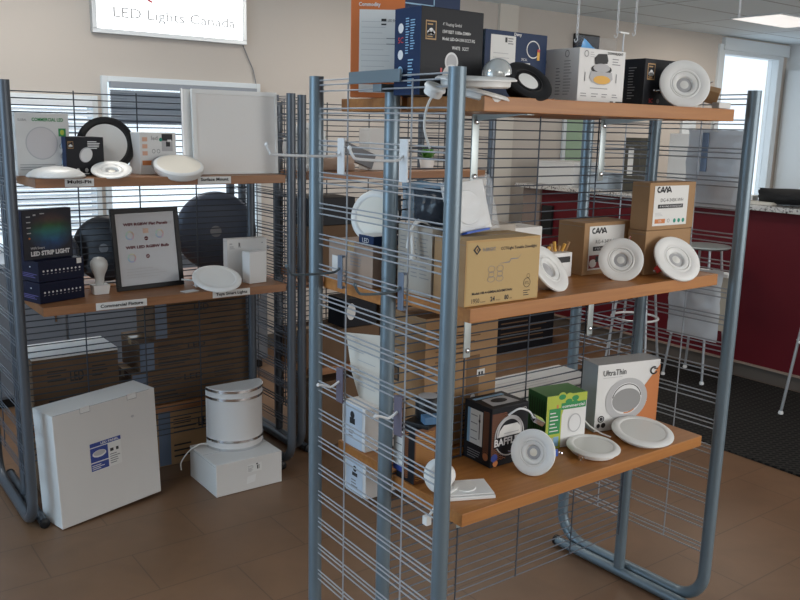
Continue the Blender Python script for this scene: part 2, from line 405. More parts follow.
# ceiling lights (recessed panels)
EMIT = mat('lit_diffuser', (1, .98, .95), .5, emit=3.2)
p = onZ(783, 20, ZC)
def troffer(x, y, label, w=.6, d=1.2, pw=22, em=None):
    t = empty('ceiling_light', (x, y, ZC), label, 'light', 'recessed ceiling panel lights')
    MB().box((-w/2, -d/2, -.012), (w/2, d/2, -.001), FRW, .002).build('frame', t)
    MB().box((-w/2+.02, -d/2+.02, -.016), (w/2-.02, d/2-.02, -.0125), em or EMIT).build('diffuser', t)
    l = bpy.data.lights.new('ceiling_light_lamp', 'AREA'); l.shape = 'RECTANGLE'; l.size = w; l.size_y = d; l.energy = pw; l.color = (1, .9, .78)
    lo = bpy.data.objects.new('ceiling_light_lamp', l); COL.objects.link(lo); lo.location = (x, y, ZC-.03)
    return t
for x, y, lb in ((-.1, 2.9, 'added fill light panel near the back wall above the left unit, outside the picture'), (2.3, 2.7, 'added fill light panel near the back wall above the back row, outside the picture'), (-1.6, .8, 'added fill light panel above the floor left of the nearest unit, outside the picture'), (2.2, -1.6, 'added fill light panel in front of the nearest unit, outside the picture'), (-1.6, -2.6, 'added fill light panel behind the camera, outside the picture')): troffer(x, y, lb, pw=14 if y > 2 else 6)  # unseen panels, added to brighten the back wall and the room
troffer(p.x, p.y, 'lit rectangular panel light in the grey tiled ceiling at the upper right', .95, .5, 22, mat('dim_lit_diffuser', (1, .95, .9), .5, emit=.72))

# ================================================================== SHELVING UNITS
H, D = 1.824, .327
PR = .0215
def post_profile_path(x, y0, y1, z0, H, r=.11, lean=0):
    pts = [(x, y0, H)]; pts += [(x, y0, z0+r)]
    pts += arc((x, y0+r, z0+r), r, math.pi, 1.5*math.pi, (0, 1, 0), (0, 0, 1), 8)[1:]
    pts += arc((x, y1-r, z0+r), r, 1.5*math.pi, 2*math.pi, (0, 1, 0), (0, 0, 1), 8)
    pts += [(x, y1, H)]; return pts
def end_grid_mb(Dd, z0=.20, WIRE=WIRE):
    mb = MB(); y0 = .02; y1 = 2*Dd-.02; z = H-.012; k = 0
    while z > z0:
        for q in (0, -.0135, -.031):
            if z+q > z0-.02: mb.tube([(0, y0, z+q), (0, y1, z+q)], .0023, WIRE, 6)
        z -= .0925 if k else .080; k += 1
    for y in (.18, .484): mb.tube([(.004, y, H-.02), (.004, y, z+.0925-.032)], .0025, WIRE, 6)
    return mb
def spine_grid_mb(W, z0=.16, m=WIRED, r=.0022):
    mb = MB(); z = H-.03; st = .0278
    while z > z0: mb.tube([(.04, 0, z), (W-.04, 0, z)], r, m, 6); z -= st
    x = .07
    while x < W-.03: mb.tube([(x, -.004, H-.02), (x, -.004, z+st)], r+.0003, m, 6); x += .272
    return mb
def unit(label, x0, y0, W, fr, bk, kl=0, kr=0, M=STEEL, WD=WOOD, brackets=True):
    t = empty('shelving_unit', (x0, y0, 0), label, 'shelving', 'wire grid shelving units')
    for side, k in ((0, kl), (1, kr)):
        ox = W*side; sg = -1 if side else 1; rz = -math.atan(k)
        f = MB().tube(post_profile_path(0, 0, 2*D, .03, H), PR, M, 16, flat=1.0).build('end_frame', t, (ox, 0, 0), rz)
        end_grid_mb(D, .20, WIRE if brackets else WIRED).build('wire_grid', f)
        MB().tube([(sg*.046, D, H-.03), (sg*.046, D, .04)], .021, M, 14).build('middle_post', f)
        MB().tube([(sg*.046, .02, .022), (sg*.046, 2*D-.02, .022)], .019, M, 14).build('base_rail', f)
        b = MB(); b.box((-.013, .215, H-.028), (-.005, .455, H+.004), M, .001); b.box((-.005, D-.02, H-.05), (.05*sg if sg > 0 else .0, D+.02, H-.03), M, .001) if sg > 0 else None
        b.build('cap_plate', f)
        for yy in (0.0, 2*D-.0):
            MB().lathe([(.0, 0), (.021, 0), (.021, .012), (.014, .016), (.0, .016)], BLACK, 16, Matrix.Translation((sg*.046, .02 if yy < .1 else 2*D-.02, .022)) @ Matrix.Rotation(R(90 if yy < .1 else -90), 4, 'X')).build('rubber_foot', f)
    (spine_grid_mb(W) if brackets else spine_grid_mb(W, .16, WIREK, .0028)).build('back_grid', t, (0, D, 0))
    for i, (z, yf, xa, xb) in enumerate(fr):
        s = MB().box((xa, yf, z-.037), (xb, D-.012, z), WD, .002).build('shelf', t)
        if brackets:
            for x in (.34, .895): bracket(s, x, D-.014, z-.037, -1)
    for i, (z, xa, xb) in enumerate(bk):
        s = MB().box((xa, D+.012, z-.037), (xb, 2*D-.012, z), WD, .002).build('shelf', t)
    return t
def bracket(par, x, y, z, s):
    m = mat('pale_bracket_steel', (.50, .56, .56), .35, .4)
    b = MB(); b.box((x-.013, y-.003, z-.20), (x+.013, y+.001, z), m, .0008); b.box((x-.013, y-.22, z-.003), (x+.013, y-.003, z), m, .0008)
    b.add([(x, y-.003, z-.02), (x, y-.18, z-.003), (x, y-.003, z-.003), (x+.002, y-.003, z-.02), (x+.002, y-.18, z-.003), (x+.002, y-.003, z-.003)], [[0, 1, 2], [5, 4, 3], [0, 3, 4, 1], [1, 4, 5, 2], [2, 5, 3, 0]], m)
    for zz in (.022, .178):
        b.lathe([(0, 0), (.008, 0), (.008, .004), (.004, .007), (0, .007)], CHROME, 12, Matrix.Translation((x, y-.003, z-zz)) @ Matrix.Rotation(R(90), 4, 'X'))
    return b.build('shelf_bracket', par)
Z1, Z2, Z3 = 1.763, 1.240, .6835
W_1 = 1.2387
u1 = unit('blue grey wire shelving unit nearest the camera with three honey wood shelves', 0, 0, W_1,
          [(Z1, .005, .093, 1.145), (Z2, .005, .075, 1.145), (Z3, .005, .075, 1.145)], [(Z1, .093, 1.145), (Z2-.01, .035, 1.145), (Z3, .093, 1.145)], .0207, -.0408)
Z4, Z5 = 1.455, .943
X2, Y2, W_2 = -.572, 1.933, 1.217
u2 = unit('grey wire shelving unit at the left holding the framed poster and the white light panel', X2, Y2, W_2,
          [(Z4, .0, .09, W_2-.03), (Z5, .0, .09, W_2-.03)], [(Z5, .09, W_2-.09), (.33, .09, W_2-.09)], M=DSTEEL, WD=WOODB, brackets=False)
X3, Y3 = .775, 2.06
u3 = unit('grey wire shelving unit in the back row seen through the nearest unit', X3, Y3, 1.24,
          [(Z4, .0, .05, 1.2), (Z5, .0, .05, 1.2), (.45, .0, .05, 1.2)], [(Z5-.1, .09, 1.1)], M=DSTEEL, WD=WOODB, brackets=False)
# shelf edge labels of the left unit
def shelf_label(text, ua, ub, vz, z, tilt=0):
    sh = [c for c in u2.children if c.name.startswith('shelf')][0 if z == Z4 else 1]
    a = onY(ua, vz, Y2-.003); b = onY(ub, vz, Y2-.003)
    f = Face((a.x-X2, -.0035, z-.031 if z == Z4 else z-.034), (1, 0, 0), (0, 0, 1)); w = b.x-a.x
    f.mb.box((a.x-X2, -.003, z-.033), (b.x-X2, -.0005, z-.002), LABEL)
    f.text(text, w/2, .011, .013, INK, 2, w=w*.84, bold=.025, center=True)
    o = f.build('shelf_label', sh, 'white card strip reading '+text)
shelf_label('Multi-Fit', 65, 94, 183, Z4)
shelf_label('Surface Mount', 198, 231, 180, Z4)
shelf_label('Commercial Fixture', 96, 147, 303, Z5)
shelf_label('Tuya Smart Lights', 213, 250, 296, Z5)

# ------------------------------------------------------------------ display hooks on the near unit's end grid
HW = mat('hook_white', (.70, .72, .74), .35); HD = mat('hook_purple_grey', (.17, .16, .22), .35, .3); HK = mat('hook_dark_steel', (.10, .13, .15), .4, .4)
HB = mat('hook_pale_steel', (.20, .25, .34), .3, .5)
def hook(label, y, zt, zb, L, pm, rm, rise=.03, wide=.034):
    t = empty('display_hook', (-.016+.02*y, y, (zt+zb)/2), label, 'hook', 'display hooks on the end grid of the nearest unit')
    h = (zt-zb)/2
    p_ = MB(); p_.box((-.003, -wide/2, -h), (.001, wide/2, h), pm, .001); p_.box((.001, -.008, h-.006), (.011, .008, h), pm); p_.box((.001, -.008, -h), (.011, .008, -h+.006), pm)
    p_.build('hook_plate', t)
    MB().tube(smooth_path([(-.003, 0, .012), (-.03, 0, .0), (-L+.03, 0, .004), (-L+.01, 0, .012), (-L, 0, rise)], 5), .0036, rm, 8).build('hook_rod', t)
    MB().lathe([(0, 0), (.005, .002), (.0055, .006), (.003, .010), (0, .011)], rm, 10, Matrix.Translation((-L, 0, rise-.004))).build('end_tip', t)
    return t
hook('long white display hook with a flat white plate, top row, nearer the far post', .484, 1.65, 1.55, .235, HW, HW)
hook('long white display hook with a flat white plate, top row, nearer the close post', .181, 1.655, 1.547, .165, HW, HW)
hook('dark rod display hook with mottled plate, second row, nearer the far post', .484, 1.318, 1.221, .175, HB, HK, wide=.022)
hook('dark rod display hook with mottled plate, second row, nearer the close post', .180, 1.314, 1.214, .145, HB, HK, wide=.022)
hook('short hook with a purple grey plate, lowest row, nearer the far post', .480, .981, .876, .075, HD, HW, .012)
hook('short hook with a purple grey plate, lowest row, nearer the close post', .180, .979, .867, .075, HD, HW, .012)

# ================================================================== TOP SHELF, NEAREST UNIT
GT = 'boxes and lights on the top shelf of the nearest unit'
def cloud_logo(f, x, y, s):
    f.rect(x, y, s, s*1.35, GOLD, 1); f.rect(x+s*.08, y+s*.1, s*.84, s*1.15, BLKCARD, 2)
    for dx, dy, r in ((.3, .5, .16), (.5, .62, .2), (.7, .5, .16)): f.ell(x+s*dx, y+s*dy, s*r, s*r, WINK, 3)
    f.rect(x+s*.2, y+s*.36, s*.6, s*.16, WINK, 3); f.text('LUMINUS', x+s*.5, y+s*.98, s*.14, GOLD, 3, w=s*.7, center=True) if False else f.lines(x+s*.15, y+s*.95, s*.7, s*.25, 1, GOLD, 3)
    f.lines(x+s*.15, y+s*.12, s*.7, s*.18, 1, GOLD, 3)
# black carton with navy side
bx = carton('light_fixture_box', (.018, .165, Z1+.001), .205, .11, .214, 0, BLKCARD, "black box with a navy side at the left end of the top shelf", fm=[((-1, 0, 0), NAVY)], seam=False)
f = front(.19, .1, .2); cloud_logo(f, .014, .135, .034)
f.text('4" Floating Gimbal', .068, .172, .0075, WINK, 2, w=.062); f.text('15W REST 1100lm DIMM+', .068, .154, .0075, WINK, 2, w=.094, bold=.02)
f.text('Model: LED-G4-15W-5CCT-FG', .068, .137, .0075, WINK, 2, w=.108, bold=.02); f.text('WHITE   5CCT', .1, .116, .008, WINK, 2, w=.056, bold=.02)
f.ell(.100, .085, .022, .024, WINK, 2); f.ell(.100, .085, .017, .019, LGREY, 3); f.ell(.100, .048, .030, .031, WINK, 4); f.ell(.100, .048, .023, .024, LABEL, 5)
f.rect(.064, .055, .006, .014, REDC, 2); f.rect(.131, .05, .005, .010, REDC, 2)
f.build('printed_artwork', bx)
f = left(.19, .11, .2)
for zz, mm in ((.165, WINK), (.135, REDC), (.10, WINK), (.06, SKYI)): f.ell(.028, zz, .011, .012, mm, 1) if mm is not REDC else f.text('5C', .017, zz-.006, .014, mm, 1)
f.lines(.048, .10, .016, .09, 14, SKYI, 1); f.lines(.068, .11, .02, .075, 12, SKYI, 1); f.lines(.06, .02, .026, .07, 9, SKYI, 1)
f.build('side_print', bx)
# orange box and tall navy box on the rear half
ob = carton('led_lamp_box', (.034, .505, Z1+.001), .149, .035, .33, -38, ORANGE, "tall orange box with a big white panel on the top shelf's rear half", seam=False)
f = front(.142, .1, .3); f.rect(.024, .042, .116, .195, LABEL); f.rect(.024, .014, .116, .022, LABEL); f.lines(.03, .05, .10, .165, 11, LGREY, 2, .07)
f.text('Commodity', .022, .246, .010, WINK, 2, w=.060, bold=.03); f.rect(.085, .206, .014, .007, INK, 3); f.rect(.085, .196, .014, .004, INK, 3); f.text('LED Bulb', .103, .206, .006, INK, 3, w=.028)
f.lines(.10, .14, .04, .03, 2, GREY, 3, .15)
f.build('printed_artwork', ob)
nb = carton('led_ring_box', (.185, .50, Z1+.001), .24, .10, .335, 0, NAVY, 'tall navy box standing beside the orange box, mostly hidden by the black box', seam=False)
f = front(.2, .1, .3); f.rect(.02, .27, .12, .004, SKYI); f.rect(.136, .27, .004, .05, SKYI); f.build('printed_artwork', nb)
# second navy box
T6 = onY(482, 98, .2)
n2 = carton('led_ring_box', (.262, .2, Z1+.001), .235, .10, .182, 0, NAVY, "low navy box with a white label, standing behind the black round downlight", seam=False, fm=[((-1, 0, 0), mat('navy_side', (.10, .16, .24), .5))])
f = front(.23, .1, .2); f.rect(.02, .05, .092, .12, LABEL); f.rect(.072, .152, .008, .013, INK, 2); f.lines(.083, .146, .024, .02, 3, GREY, 2); f.lines(.03, .06, .075, .07, 6, LGREY, 2, .15)
f.text('Demy', .105, .172, .008, WINK, 2, w=.028, bold=.03); f.ring(.180, .140, .026, .024, .003, WINK, 2); f.rect(.196, .112, .010, .024, YEL, 3); f.rect(.196, .134, .010, .008, REDC, 4)
f.text('SPECIAL', .135, .108, .007, WINK, 2, w=.024); f.lines(.135, .078, .055, .027, 3, WINK, 2); f.lines(.125, .01, .095, .05, 5, SKYI, 2, .35)
f.build('printed_artwork', n2)
# slim white panels, dome, black ring light
downlight('slim_panel_light', "thin white round light seen edge on at the top shelf's left end", (.098, .045, Z1+.042), .100, -30, 86, 'slim', group=None)
downlight('slim_panel_light', 'thin white slim light tilted under the flat one, near the clear dome', (.135, .065, Z1+.012), .075, 40, 76, 'slim')
t = downlight('wired_puck_light', 'small white disc light with a white cord hanging down behind the near corner post', (.005, .085, Z1+.018), .027, 10, 62, 'slim')
cp = [onY(447, 86, .085), onY(438, 93, .085), onY(430, 100, .085), onY(425, 116, .09), onY(425, 132, .09), onY(430, 148, .09)]
MB().tube(smooth_path([(p_-Vector(t.location)) for p_ in cp]), .003, TUBEW, 6).build('power_cord', t).rotation_euler = (0, 0, 0)
ch = [c for c in t.children if c.name.startswith('power_cord')][0]
ch.matrix_parent_inverse = quat_for(10, 62).to_matrix().to_4x4().inverted()
CLG = mat('ribbed_clear_reflector', (.72, .74, .72), .12, .55, bump=.5, bscale=60)
t = empty('reflector_dome', (.218, .10, Z1+.062), 'clear ribbed bowl shaped reflector between the black box and the black round downlight', 'light part', None, quat_for(-52, 12))
mb = MB(); prof = [(.033, 0), (.036, .006), (.033, .012), (.027, .018), (.017, .022), (.008, .024), (0, .025)]
mb.lathe(prof, CLG, 36).build('dome', t)
MB().lathe([(.036, 0), (.038, .004), (.034, .006)], CHROME, 36).build('rim', t)
downlight('ring_light', 'black round downlight with red clips tilted on the top shelf', (.282, .050, Z1+.045), .068, -8, 44, 'gimbal', REDC, body=BLACK, lens=LENSW, roll=-30)
# white box with recessed light picture
w7 = carton('downlight_box', (.545, .12, Z1+.001), .198, .185, .150, 0, WCARD2, "white box with a recessed light picture, on the top shelf under the hanging chains", seam=False)
f = front(.2, .1, .15)
f.poly([(.062, .125), (.078, .137), (.115, .139), (.122, .120), (.118, .112), (.066, .108)], INK, 2); f.ell(.095, .095, .044, .014, INK, 2); f.ell(.095, .099, .036, .012, LGREY, 3)
f.poly([(.05, .088), (.14, .088), (.145, .07), (.132, .058), (.11, .052), (.08, .052), (.058, .058), (.044, .070)], LGREY, 3); f.ell(.098, .066, .036, .012, YEL, 4); f.rect(.025, .06, .003, .025, GREY, 2); f.rect(.160, .06, .003, .025, GREY, 2)
f.text('DOWNLIGHT', .118, .138, .007, INK, 2, w=.068, bold=.02); f.lines(.14, .108, .04, .022, 3, GREY, 2, .3); f.ring(.028, .135, .009, .009, .002, GREY, 2); f.lines(.045, .125, .02, .018, 3, LGREY, 2, .3)
for i in range(4): f.lines(.012+.045*i, .016, .03, .014, 2, GREY, 2, .3)
f.rect(.165, .002, .03, .006, INK, 2); f.rect(.14, .002, .015, .006, INK, 2); f.lines(.05, .038, .09, .01, 1, GREY, 2, .2)
f.build('printed_artwork', w7)
f = left(.2, .185, .15)
for zz in (.115, .068, .025): f.ell(.045, zz, .016, .014, INK if zz == .068 else GREY, 2); f.ell(.045, zz-.006, .015, .008, LGREY, 3)
f.lines(.10, .02, .02, .08, 9, GREY, 2, .25); f.lines(.13, .02, .03, .10, 12, GREY, 2, .2); f.ring(.14, .135, .008, .010, .002, GREY, 2)
f.build('side_print', w7)
# hanging clear acrylic sheet with holder, over the shelf
hx = onY(577, 38, .35); hy = onY(617, 35, .35)
def chain(label, u, v, y, v2=None, end=True):
    a = onY(u, v, y); t = empty('hanging_chain', a, label, 'chain', 'white chains hanging from the ceiling')
    L = ZC-a.z; mb = MB(); n = int(L/.014)
    for i in range(n):
        z = .007+i*.014; ax = (1, 0, 0) if i % 2 else (0, 1, 0)
        mb.tube([Vector((0, 0, z))+Vector(ax)*.0035*math.cos(t_)+Vector((0, 0, 1))*.009*math.sin(t_) for t_ in [2*math.pi*k/8 for k in range(8)]], .0014, HW, 5, closed=True)
    mb.build('links', t)
    if end: MB().tube(smooth_path([(0, 0, .004), (.003, 0, -.008), (-.006, 0, -.016), (-.012, 0, -.008)]), .0016, HW, 6).build('s_hook', t)
    return t
chain('white chain holding the left corner of the small clear sheet', 577, 37, .35)
chain('white chain at the left end of the short white bar', 617, 33, .35)
chain('white chain hooked beside the right end of the short white bar', 635, 31, .35)
chain('white chain at the upper right beside the lit ceiling panel', 739, 17, .35, end=False)
t = empty('acrylic_sheet', (hx+hy)/2, 'small clear acrylic sheet hanging from chains above the white box', 'sign holder')
dx = (hy.x-hx.x)/2
MB().box((-dx-.006, .002, -.062), (dx+.006, .004, -.002), mat('smoky_acrylic', (.5, .52, .55), .12, alpha=.10)).build('sheet', t)
t = empty('white_clip_bar', onY(624, 33, .30), 'short white bar on a thin stem rising from behind the white box', 'sign holder')
MB().box((-.022, -.004, -.003), (.022, .004, .003), WHITE, .001).build('cross_bar', t)
MB().tube([(0, 0, -.003), (0, 0, -.075)], .0025, HW, 8).build('stem', t)
# cyan film pouch behind white box
pouch = MB()
c = onY(590, 52, .29); rnd = random.Random(3)
def crumple(w, h, d, m, seed=0, nx=14, nz=14, amp=.012):
    mb = MB(); vs = []; fs = []
    for sgn in (1, -1):
        k = len(vs)
        for j in range(nz+1):
            for i in range(nx+1):
                x = (i/nx-.5); z = j/nz; e = math.sin(math.pi*i/nx)*math.sin(math.pi*min(z*1.0, 1))
                nn = noise.noise(Vector((x*5+seed, z*5, sgn*3)))*amp
                n2_ = noise.noise(Vector((x*9+seed, z*9, 7)))
                vs.append((x*w*(1+.06*n2_), -sgn*(d*.5*max(e, 0)**.6)+nn*e, z*h*(1+.04*noise.noise(Vector((x*4, seed, 2))))))
        for j in range(nz):
            for i in range(nx):
                a = k+j*(nx+1)+i; q = [a, a+1, a+nx+2, a+nx+1]; fs.append(q if sgn > 0 else q[::-1])
    return mb.add(vs, fs, m, True)
o = crumple(.12, .095, .02, mat('cyan_film', (.16, .45, .85), .2, alpha=.9), 2).build('film_pouch', None, (.70, .345, Z1+.12), R(5)); o.location = (.80, .322, Z1+.095); o.rotation_euler = (0, R(24), R(5))
tag(o, 'shiny cyan blue film pouch sticking up behind the white box', 'pouch')
# black box with white downlight
b8 = carton('light_fixture_box', (.862, .14, Z1+.001), .262, .135, .142, 0, BLKCARD, "black box with a gold emblem at the right end of the top shelf", seam=False)
f = front(.2, .1, .14); cloud_logo(f, .012, .080, .036); f.lines(.115, .122, .105, .012, 2, WINK, 2, .45); f.text('5C', .028, .012, .012, REDC, 2); f.ell(.072, .018, .007, .007, GREY, 2)
f.build('printed_artwork', b8)
f = left(.2, .135, .14); f.lines(.03, .03, .03, .09, 12, GREY, 2, .3); f.lines(.075, .02, .03, .10, 12, GREY, 2, .3); f.build('side_print', b8)
downlight('gimbal_downlight', "white round downlight leaning on the black box, right end of the top shelf", (.958, .062, Z1+.070), .077, -38, 20, 'gimbal', CHROME, roll=10)
# small folded card things at the right end
o = MB().box((0, 0, 0), (.055, .045, .04), KRAFT, .002).build('card_insert', None, (1.125, .06, Z1+.012), R(32)); o.rotation_euler = (R(14), R(-18), R(30)); tag(o, 'small brown folded card insert at the right end of the top shelf', 'box')
o = MB().box((0, 0, 0), (.05, .03, .018), WCARD, .002).build('wire_connector', None, (1.07, .012, Z1+.001), R(-10)); tag(o, 'small pale connector block beside the brown card insert', 'connector')

# ================================================================== MIDDLE SHELF, NEAREST UNIT
hb = carton('downlight_box', (.068, .022, Z2+.001), .262, .125, .170, 0, KRAFTY, 'yellow kraft box with a black diamond logo overhanging the left end of the middle shelf', seam=True, fm=[((0, 0, 1), mat('kraft_top', (.42, .29, .14), .8, var=.1, vscale=12)), ((-1, 0, 0), KRAFT)])
f = front(.26, .1, .17); x, y = .036, .145
f.rect(.004, .004, .254, .160, mat('yellow_kraft_print', (.50, .35, .155), .7), 0)
f.poly([(x-.013, y), (x, y-.013), (x+.013, y), (x, y+.013)], INK, 2); f.poly([(x-.007, y), (x, y-.008), (x+.005, y), (x, y+.008)], KRAFTY, 3); f.poly([(x-.003, y), (x, y-.004), (x+.002, y), (x, y+.004)], INK, 4)
f.text('H-BRIGHT', .056, .140, .009, GREY, 2, w=.044, bold=.02); f.text('CCT/Light Tunable Downlight', .118, .140, .0075, INK, 2, w=.130, bold=.015)
f.text('Model: HB-4-GIMBALRD/SMT/WH', .024, .030, .006, INK, 2, w=.14, bold=.03); f.text('1950', .024, .008, .012, INK, 2, w=.026); f.text('Lumens', .054, .008, .004, INK, 2); f.text('24', .088, .008, .012, INK, 2, w=.016, bold=.03); f.text('Watts', .108, .008, .004, INK, 2); f.text('80', .138, .008, .012, INK, 2, w=.015, bold=.02); f.text('CRI', .156, .008, .004, INK, 2)
for cx_ in (.088, .118):
    f.ring(cx_, .092, .012, .009, .0012, GREY, 2); f.ring(cx_, .078, .010, .008, .0012, GREY, 2); f.ring(cx_, .066, .013, .008, .0012, GREY, 2)
f.poly([(.11, .105), (.15, .108), (.155, .116), (.18, .115), (.195, .127), (.18, .113), (.156, .113), (.15, .105)], GREY, 2)
f.ring(.218, .046, .013, .013, .0015, INK, 2); f.text('ETL', .218, .042, .007, INK, 2, w=.015, center=True); f.ring(.222, .064, .006, .006, .001, INK, 2); f.lines(.206, .010, .026, .018, 3, INK, 2, .35)
f.build('printed_artwork', hb)
# grey carton behind it
gc = carton('storage_carton', (.066, .155, Z2+.001), .30, .15, .185, 0, GREYC, 'grey carton with rows of small print behind the yellow kraft box on the middle shelf', seam=True)
f = left(.3, .15, .185)
for uu, ww in ((.012, .035), (.062, .03), (.10, .045)): f.lines(uu, .045, ww, .115, 11, GREY, 1, .25)
f.build('side_print', gc)
# items on the grey carton
o = crumple(.11, .10, .06, mat('dark_blue_film', (.02, .03, .045), .25), 5).build('black_pouch', None, (.095, .20, Z2+.188), R(-70)); tag(o, 'crumpled black pouch on the grey carton behind the near corner post', 'pouch')
t = empty('wired_puck_light', (.02, .19, Z2+.10), 'white cable end with a round tip draped over the grey carton', 'cable')
t.location = (0.05, .22, Z2+.19)
MB().tube(smooth_path([(.06, .0, .0), (.02, 0, .012), (-.004, -.005, -.01), (-.01, -.015, -.05), (-.012, -.02, -.075)]), .005, TUBEW, 8).build('cord', t)
MB().tube(smooth_path([(.05, -.02, .0), (.01, -.02, .012), (-.012, -.01, -.01), (-.016, 0, -.06)]), .004, TUBEW, 8).build('cord', t)
MB().lathe([(0, 0), (.008, .002), (.009, .01), (.006, .014), (0, .015)], WHITE, 12, Matrix.Translation((-.012, -.02, -.088))).build('cord_end', t)
t.name = 'white_cable'
blb = mat('blue_poly_film', (.30, .52, .72), .15, alpha=.55, bump=.8, bscale=30)
o = crumple(.16, .11, .06, blb, 9).build('poly_bag', None, (.20, .255, Z2+.188), R(-60)); o.location = (.15, .28, Z2+.188); tag(o, 'pale blue clear plastic bag standing on the grey carton', 'bag')
# white pack leaning in poly bag
t = empty('bagged_panel_light', (.158, .10, Z2+.173), 'square white light in a clear poly bag leaning on top of the yellow kraft box', 'light', None, (R(-14), R(-6), 0))
MB().box((-.066, 0, .010), (.070, .012, .140), WCARD2, .002).build('panel', t)
MB().lathe([(.046, .001), (.044, .003), (.03, .001), (0, .0)], WHITEM, 32, Matrix.Translation((0, -.0005, .072)) @ Matrix.Rotation(R(90), 4, 'X')).build('lens', t)
crumple(.17, .145, .035, CLEARP, 4, amp=.02).build('poly_bag', t, (.018, .006, .004))
MB().box((-.03, -.014, .004), (.05, .016, .010), BLUEC, .001).build('blue_tape', t)
# white flat box behind kraft
w9 = carton('flat_white_box', (.375, .20, Z2+.001), .145, .10, .165, 0, WCARD, 'plain white box standing behind the yellow kraft box on the middle shelf', seam=True)
# tilted disc with mirror centre
downlight('gimbal_downlight', "white round light propped against the right side of the yellow kraft box", (.455, .100, Z2+.060), .076, 14, 38, 'gimbal', None, lens=GREYL)
q = onY(553, 252, .24); hz = q.z-Z2-.001
t = empty('wire_connectors', (q.x, .24, Z2+.001), 'small white box topped with yellow and brown wire connectors behind the tilted white light', 'connectors')
MB().box((-.04, -.03, 0), (.055, .04, hz), WHITEM, .002).box((-.03, -.0315, hz-.03), (.045, -.0302, hz-.012), INK).build('tray', t)
for i in range(6):
    MB().tube([(-.032+i*.015, -.01, hz+.003), (-.028+i*.015, -.01+.010*math.sin(i), hz+.020+.006*(i % 3))], .005, (YEL, KRAFT)[i % 2], 8).build('connector', t)
# CAVA boxes
def cava(pos, w, d, h, rz, label, model):
    o = carton('downlight_box', pos, w, d, h, rz, KRAFT, label, group=None, tape=False)
    f = front(w, d, h); lx, ly, lw, lh = w*.10, h*.09, w*.74, h*.84
    f.rect(lx, ly, lw, lh, LABEL, 1)
    # angular wordmark
    X = lx+lw*.07; Y = ly+lh*.83; s = lw*.42; th = s*.075
    f.ring(X+s*.13, Y+s*.13, s*.14, s*.14, th, INK, 2, 20, R(60), R(300))
    def stroke(a, b): 
        a = Vector((X+a[0]*s, Y+a[1]*s)); b = Vector((X+b[0]*s, Y+b[1]*s)); dd = (b-a).normalized(); nn = Vector((-dd.y, dd.x))*th*.5
        f.poly([tuple(a-nn), tuple(b-nn), tuple(b+nn), tuple(a+nn)], INK, 2)
    for a, b in (((.22, 0), (.38, .26)), ((.38, .26), (.48, .0)), ((.48, 0), (.62, .26)), ((.62, .26), (.74, 0)), ((.66, .0), (.82, .26)), ((.82, .26), (.98, 0)), ((.28, .08), (.44, .08)), ((.72, .08), (.92, .08))): stroke(a, b)
    f.text(model, lx+lw*.52, ly+lh*.60, lh*.085, INK, 2, w=lw*.66, center=True)
    f.rect(lx+lw*.12, ly+lh*.435, lw*.74, lh*.10, INK, 2); f.text('4" ROUND DOWNLIGHT', lx+lw*.5, ly+lh*.462, lh*.045, WINK, 3, w=lw*.66, center=True)
    f.lines(lx+lw*.06, ly+lh*.24, lw*.28, lh*.10, 3, LGREY, 2, .3); f.rect(lx+lw*.06, ly+lh*.06, lw*.3, lh*.11, ORINK, 2); f.text('LED', lx+lw*.21, ly+lh*.09, lh*.05, LABEL, 3, center=True)
    f.ring(lx+lw*.46, ly+lh*.12, lh*.045, lh*.045, .001, INK, 2)
    for i in range(3): f.ell(lx+lw*(.64+.13*i), ly+lh*.11, lh*.055, lh*.055, TEALI, 2)
    f.build('label', o, 'white label with a black wordmark')
    return o
cv = cava((.708, .20, Z2+.001), .222, .11, .165, -1, "kraft box with a white label, not stacked, in the middle of the middle shelf", 'RG-4-345K-WH')
ff = Face((0, 0, 0), (1, 0, 0), (0, 0, 1)); ff.rect(.026, .020, .10, .042, mat('dark_red_ink', (.22, .03, .03), .6), 4); ff.ell(.044, .036, .016, .013, WINK, 5); ff.rect(.055, .040, .05, .018, INK, 6); ff.build('picture', cv)
lowc = carton('downlight_box', (.893, .11, Z2+.001), .230, .070, .140, -1, KRAFT, 'plain kraft box under the labelled kraft box at the right end of the middle shelf', tape=False)
cava((.892, .108, Z2+.1425), .232, .068, .150, -1, "kraft box with a white label stacked on top of a plain kraft box", 'DG-4-345K-WH')
downlight('gimbal_downlight', "white round downlight leaning on the single kraft box in the middle shelf's centre", (.765, .098, Z2+.062), .068, -46, 18, 'gimbal', REDC, roll=70)
downlight('gimbal_downlight', "white round downlight leaning on the two stacked kraft boxes", (.960, .035, Z2+.060), .080, -18, 38, 'gimbal', REDC, roll=200)

# ================================================================== LOW SHELF, NEAREST UNIT
bf = carton('downlight_box', (.345, .192, Z3+.001), .150, .125, .186, -1, BLKCARD, 'black and copper baffle light box standing on the low shelf', seam=False)
COPPER = mat('copper_ink', (.42, .15, .06), .45)
def herring(f, x0, y0, w, h, m):
    n = int(w/.0085)
    for i in range(n):
        for j in range(int(h/.0065)):
            x = x0+i*.0085; y = y0+j*.0065
            if i % 2: f.poly([(x, y), (x+.0078, y+.004), (x+.0078, y+.006), (x, y+.002)], m, 1)
            else: f.poly([(x, y+.004), (x+.0078, y), (x+.0078, y+.002), (x, y+.006)], m, 1)
f = front(.15, .11, .186); herring(f, .002, .02, .062, .155, COPPER)
f.ell(.073, .092, .062, .066, BLKCARD, 2); f.ring(.073, .092, .060, .064, .004, LGREY, 3); f.ring(.073, .1, .052, .052, .008, LGREY, 3, 32, R(-10), R(190))
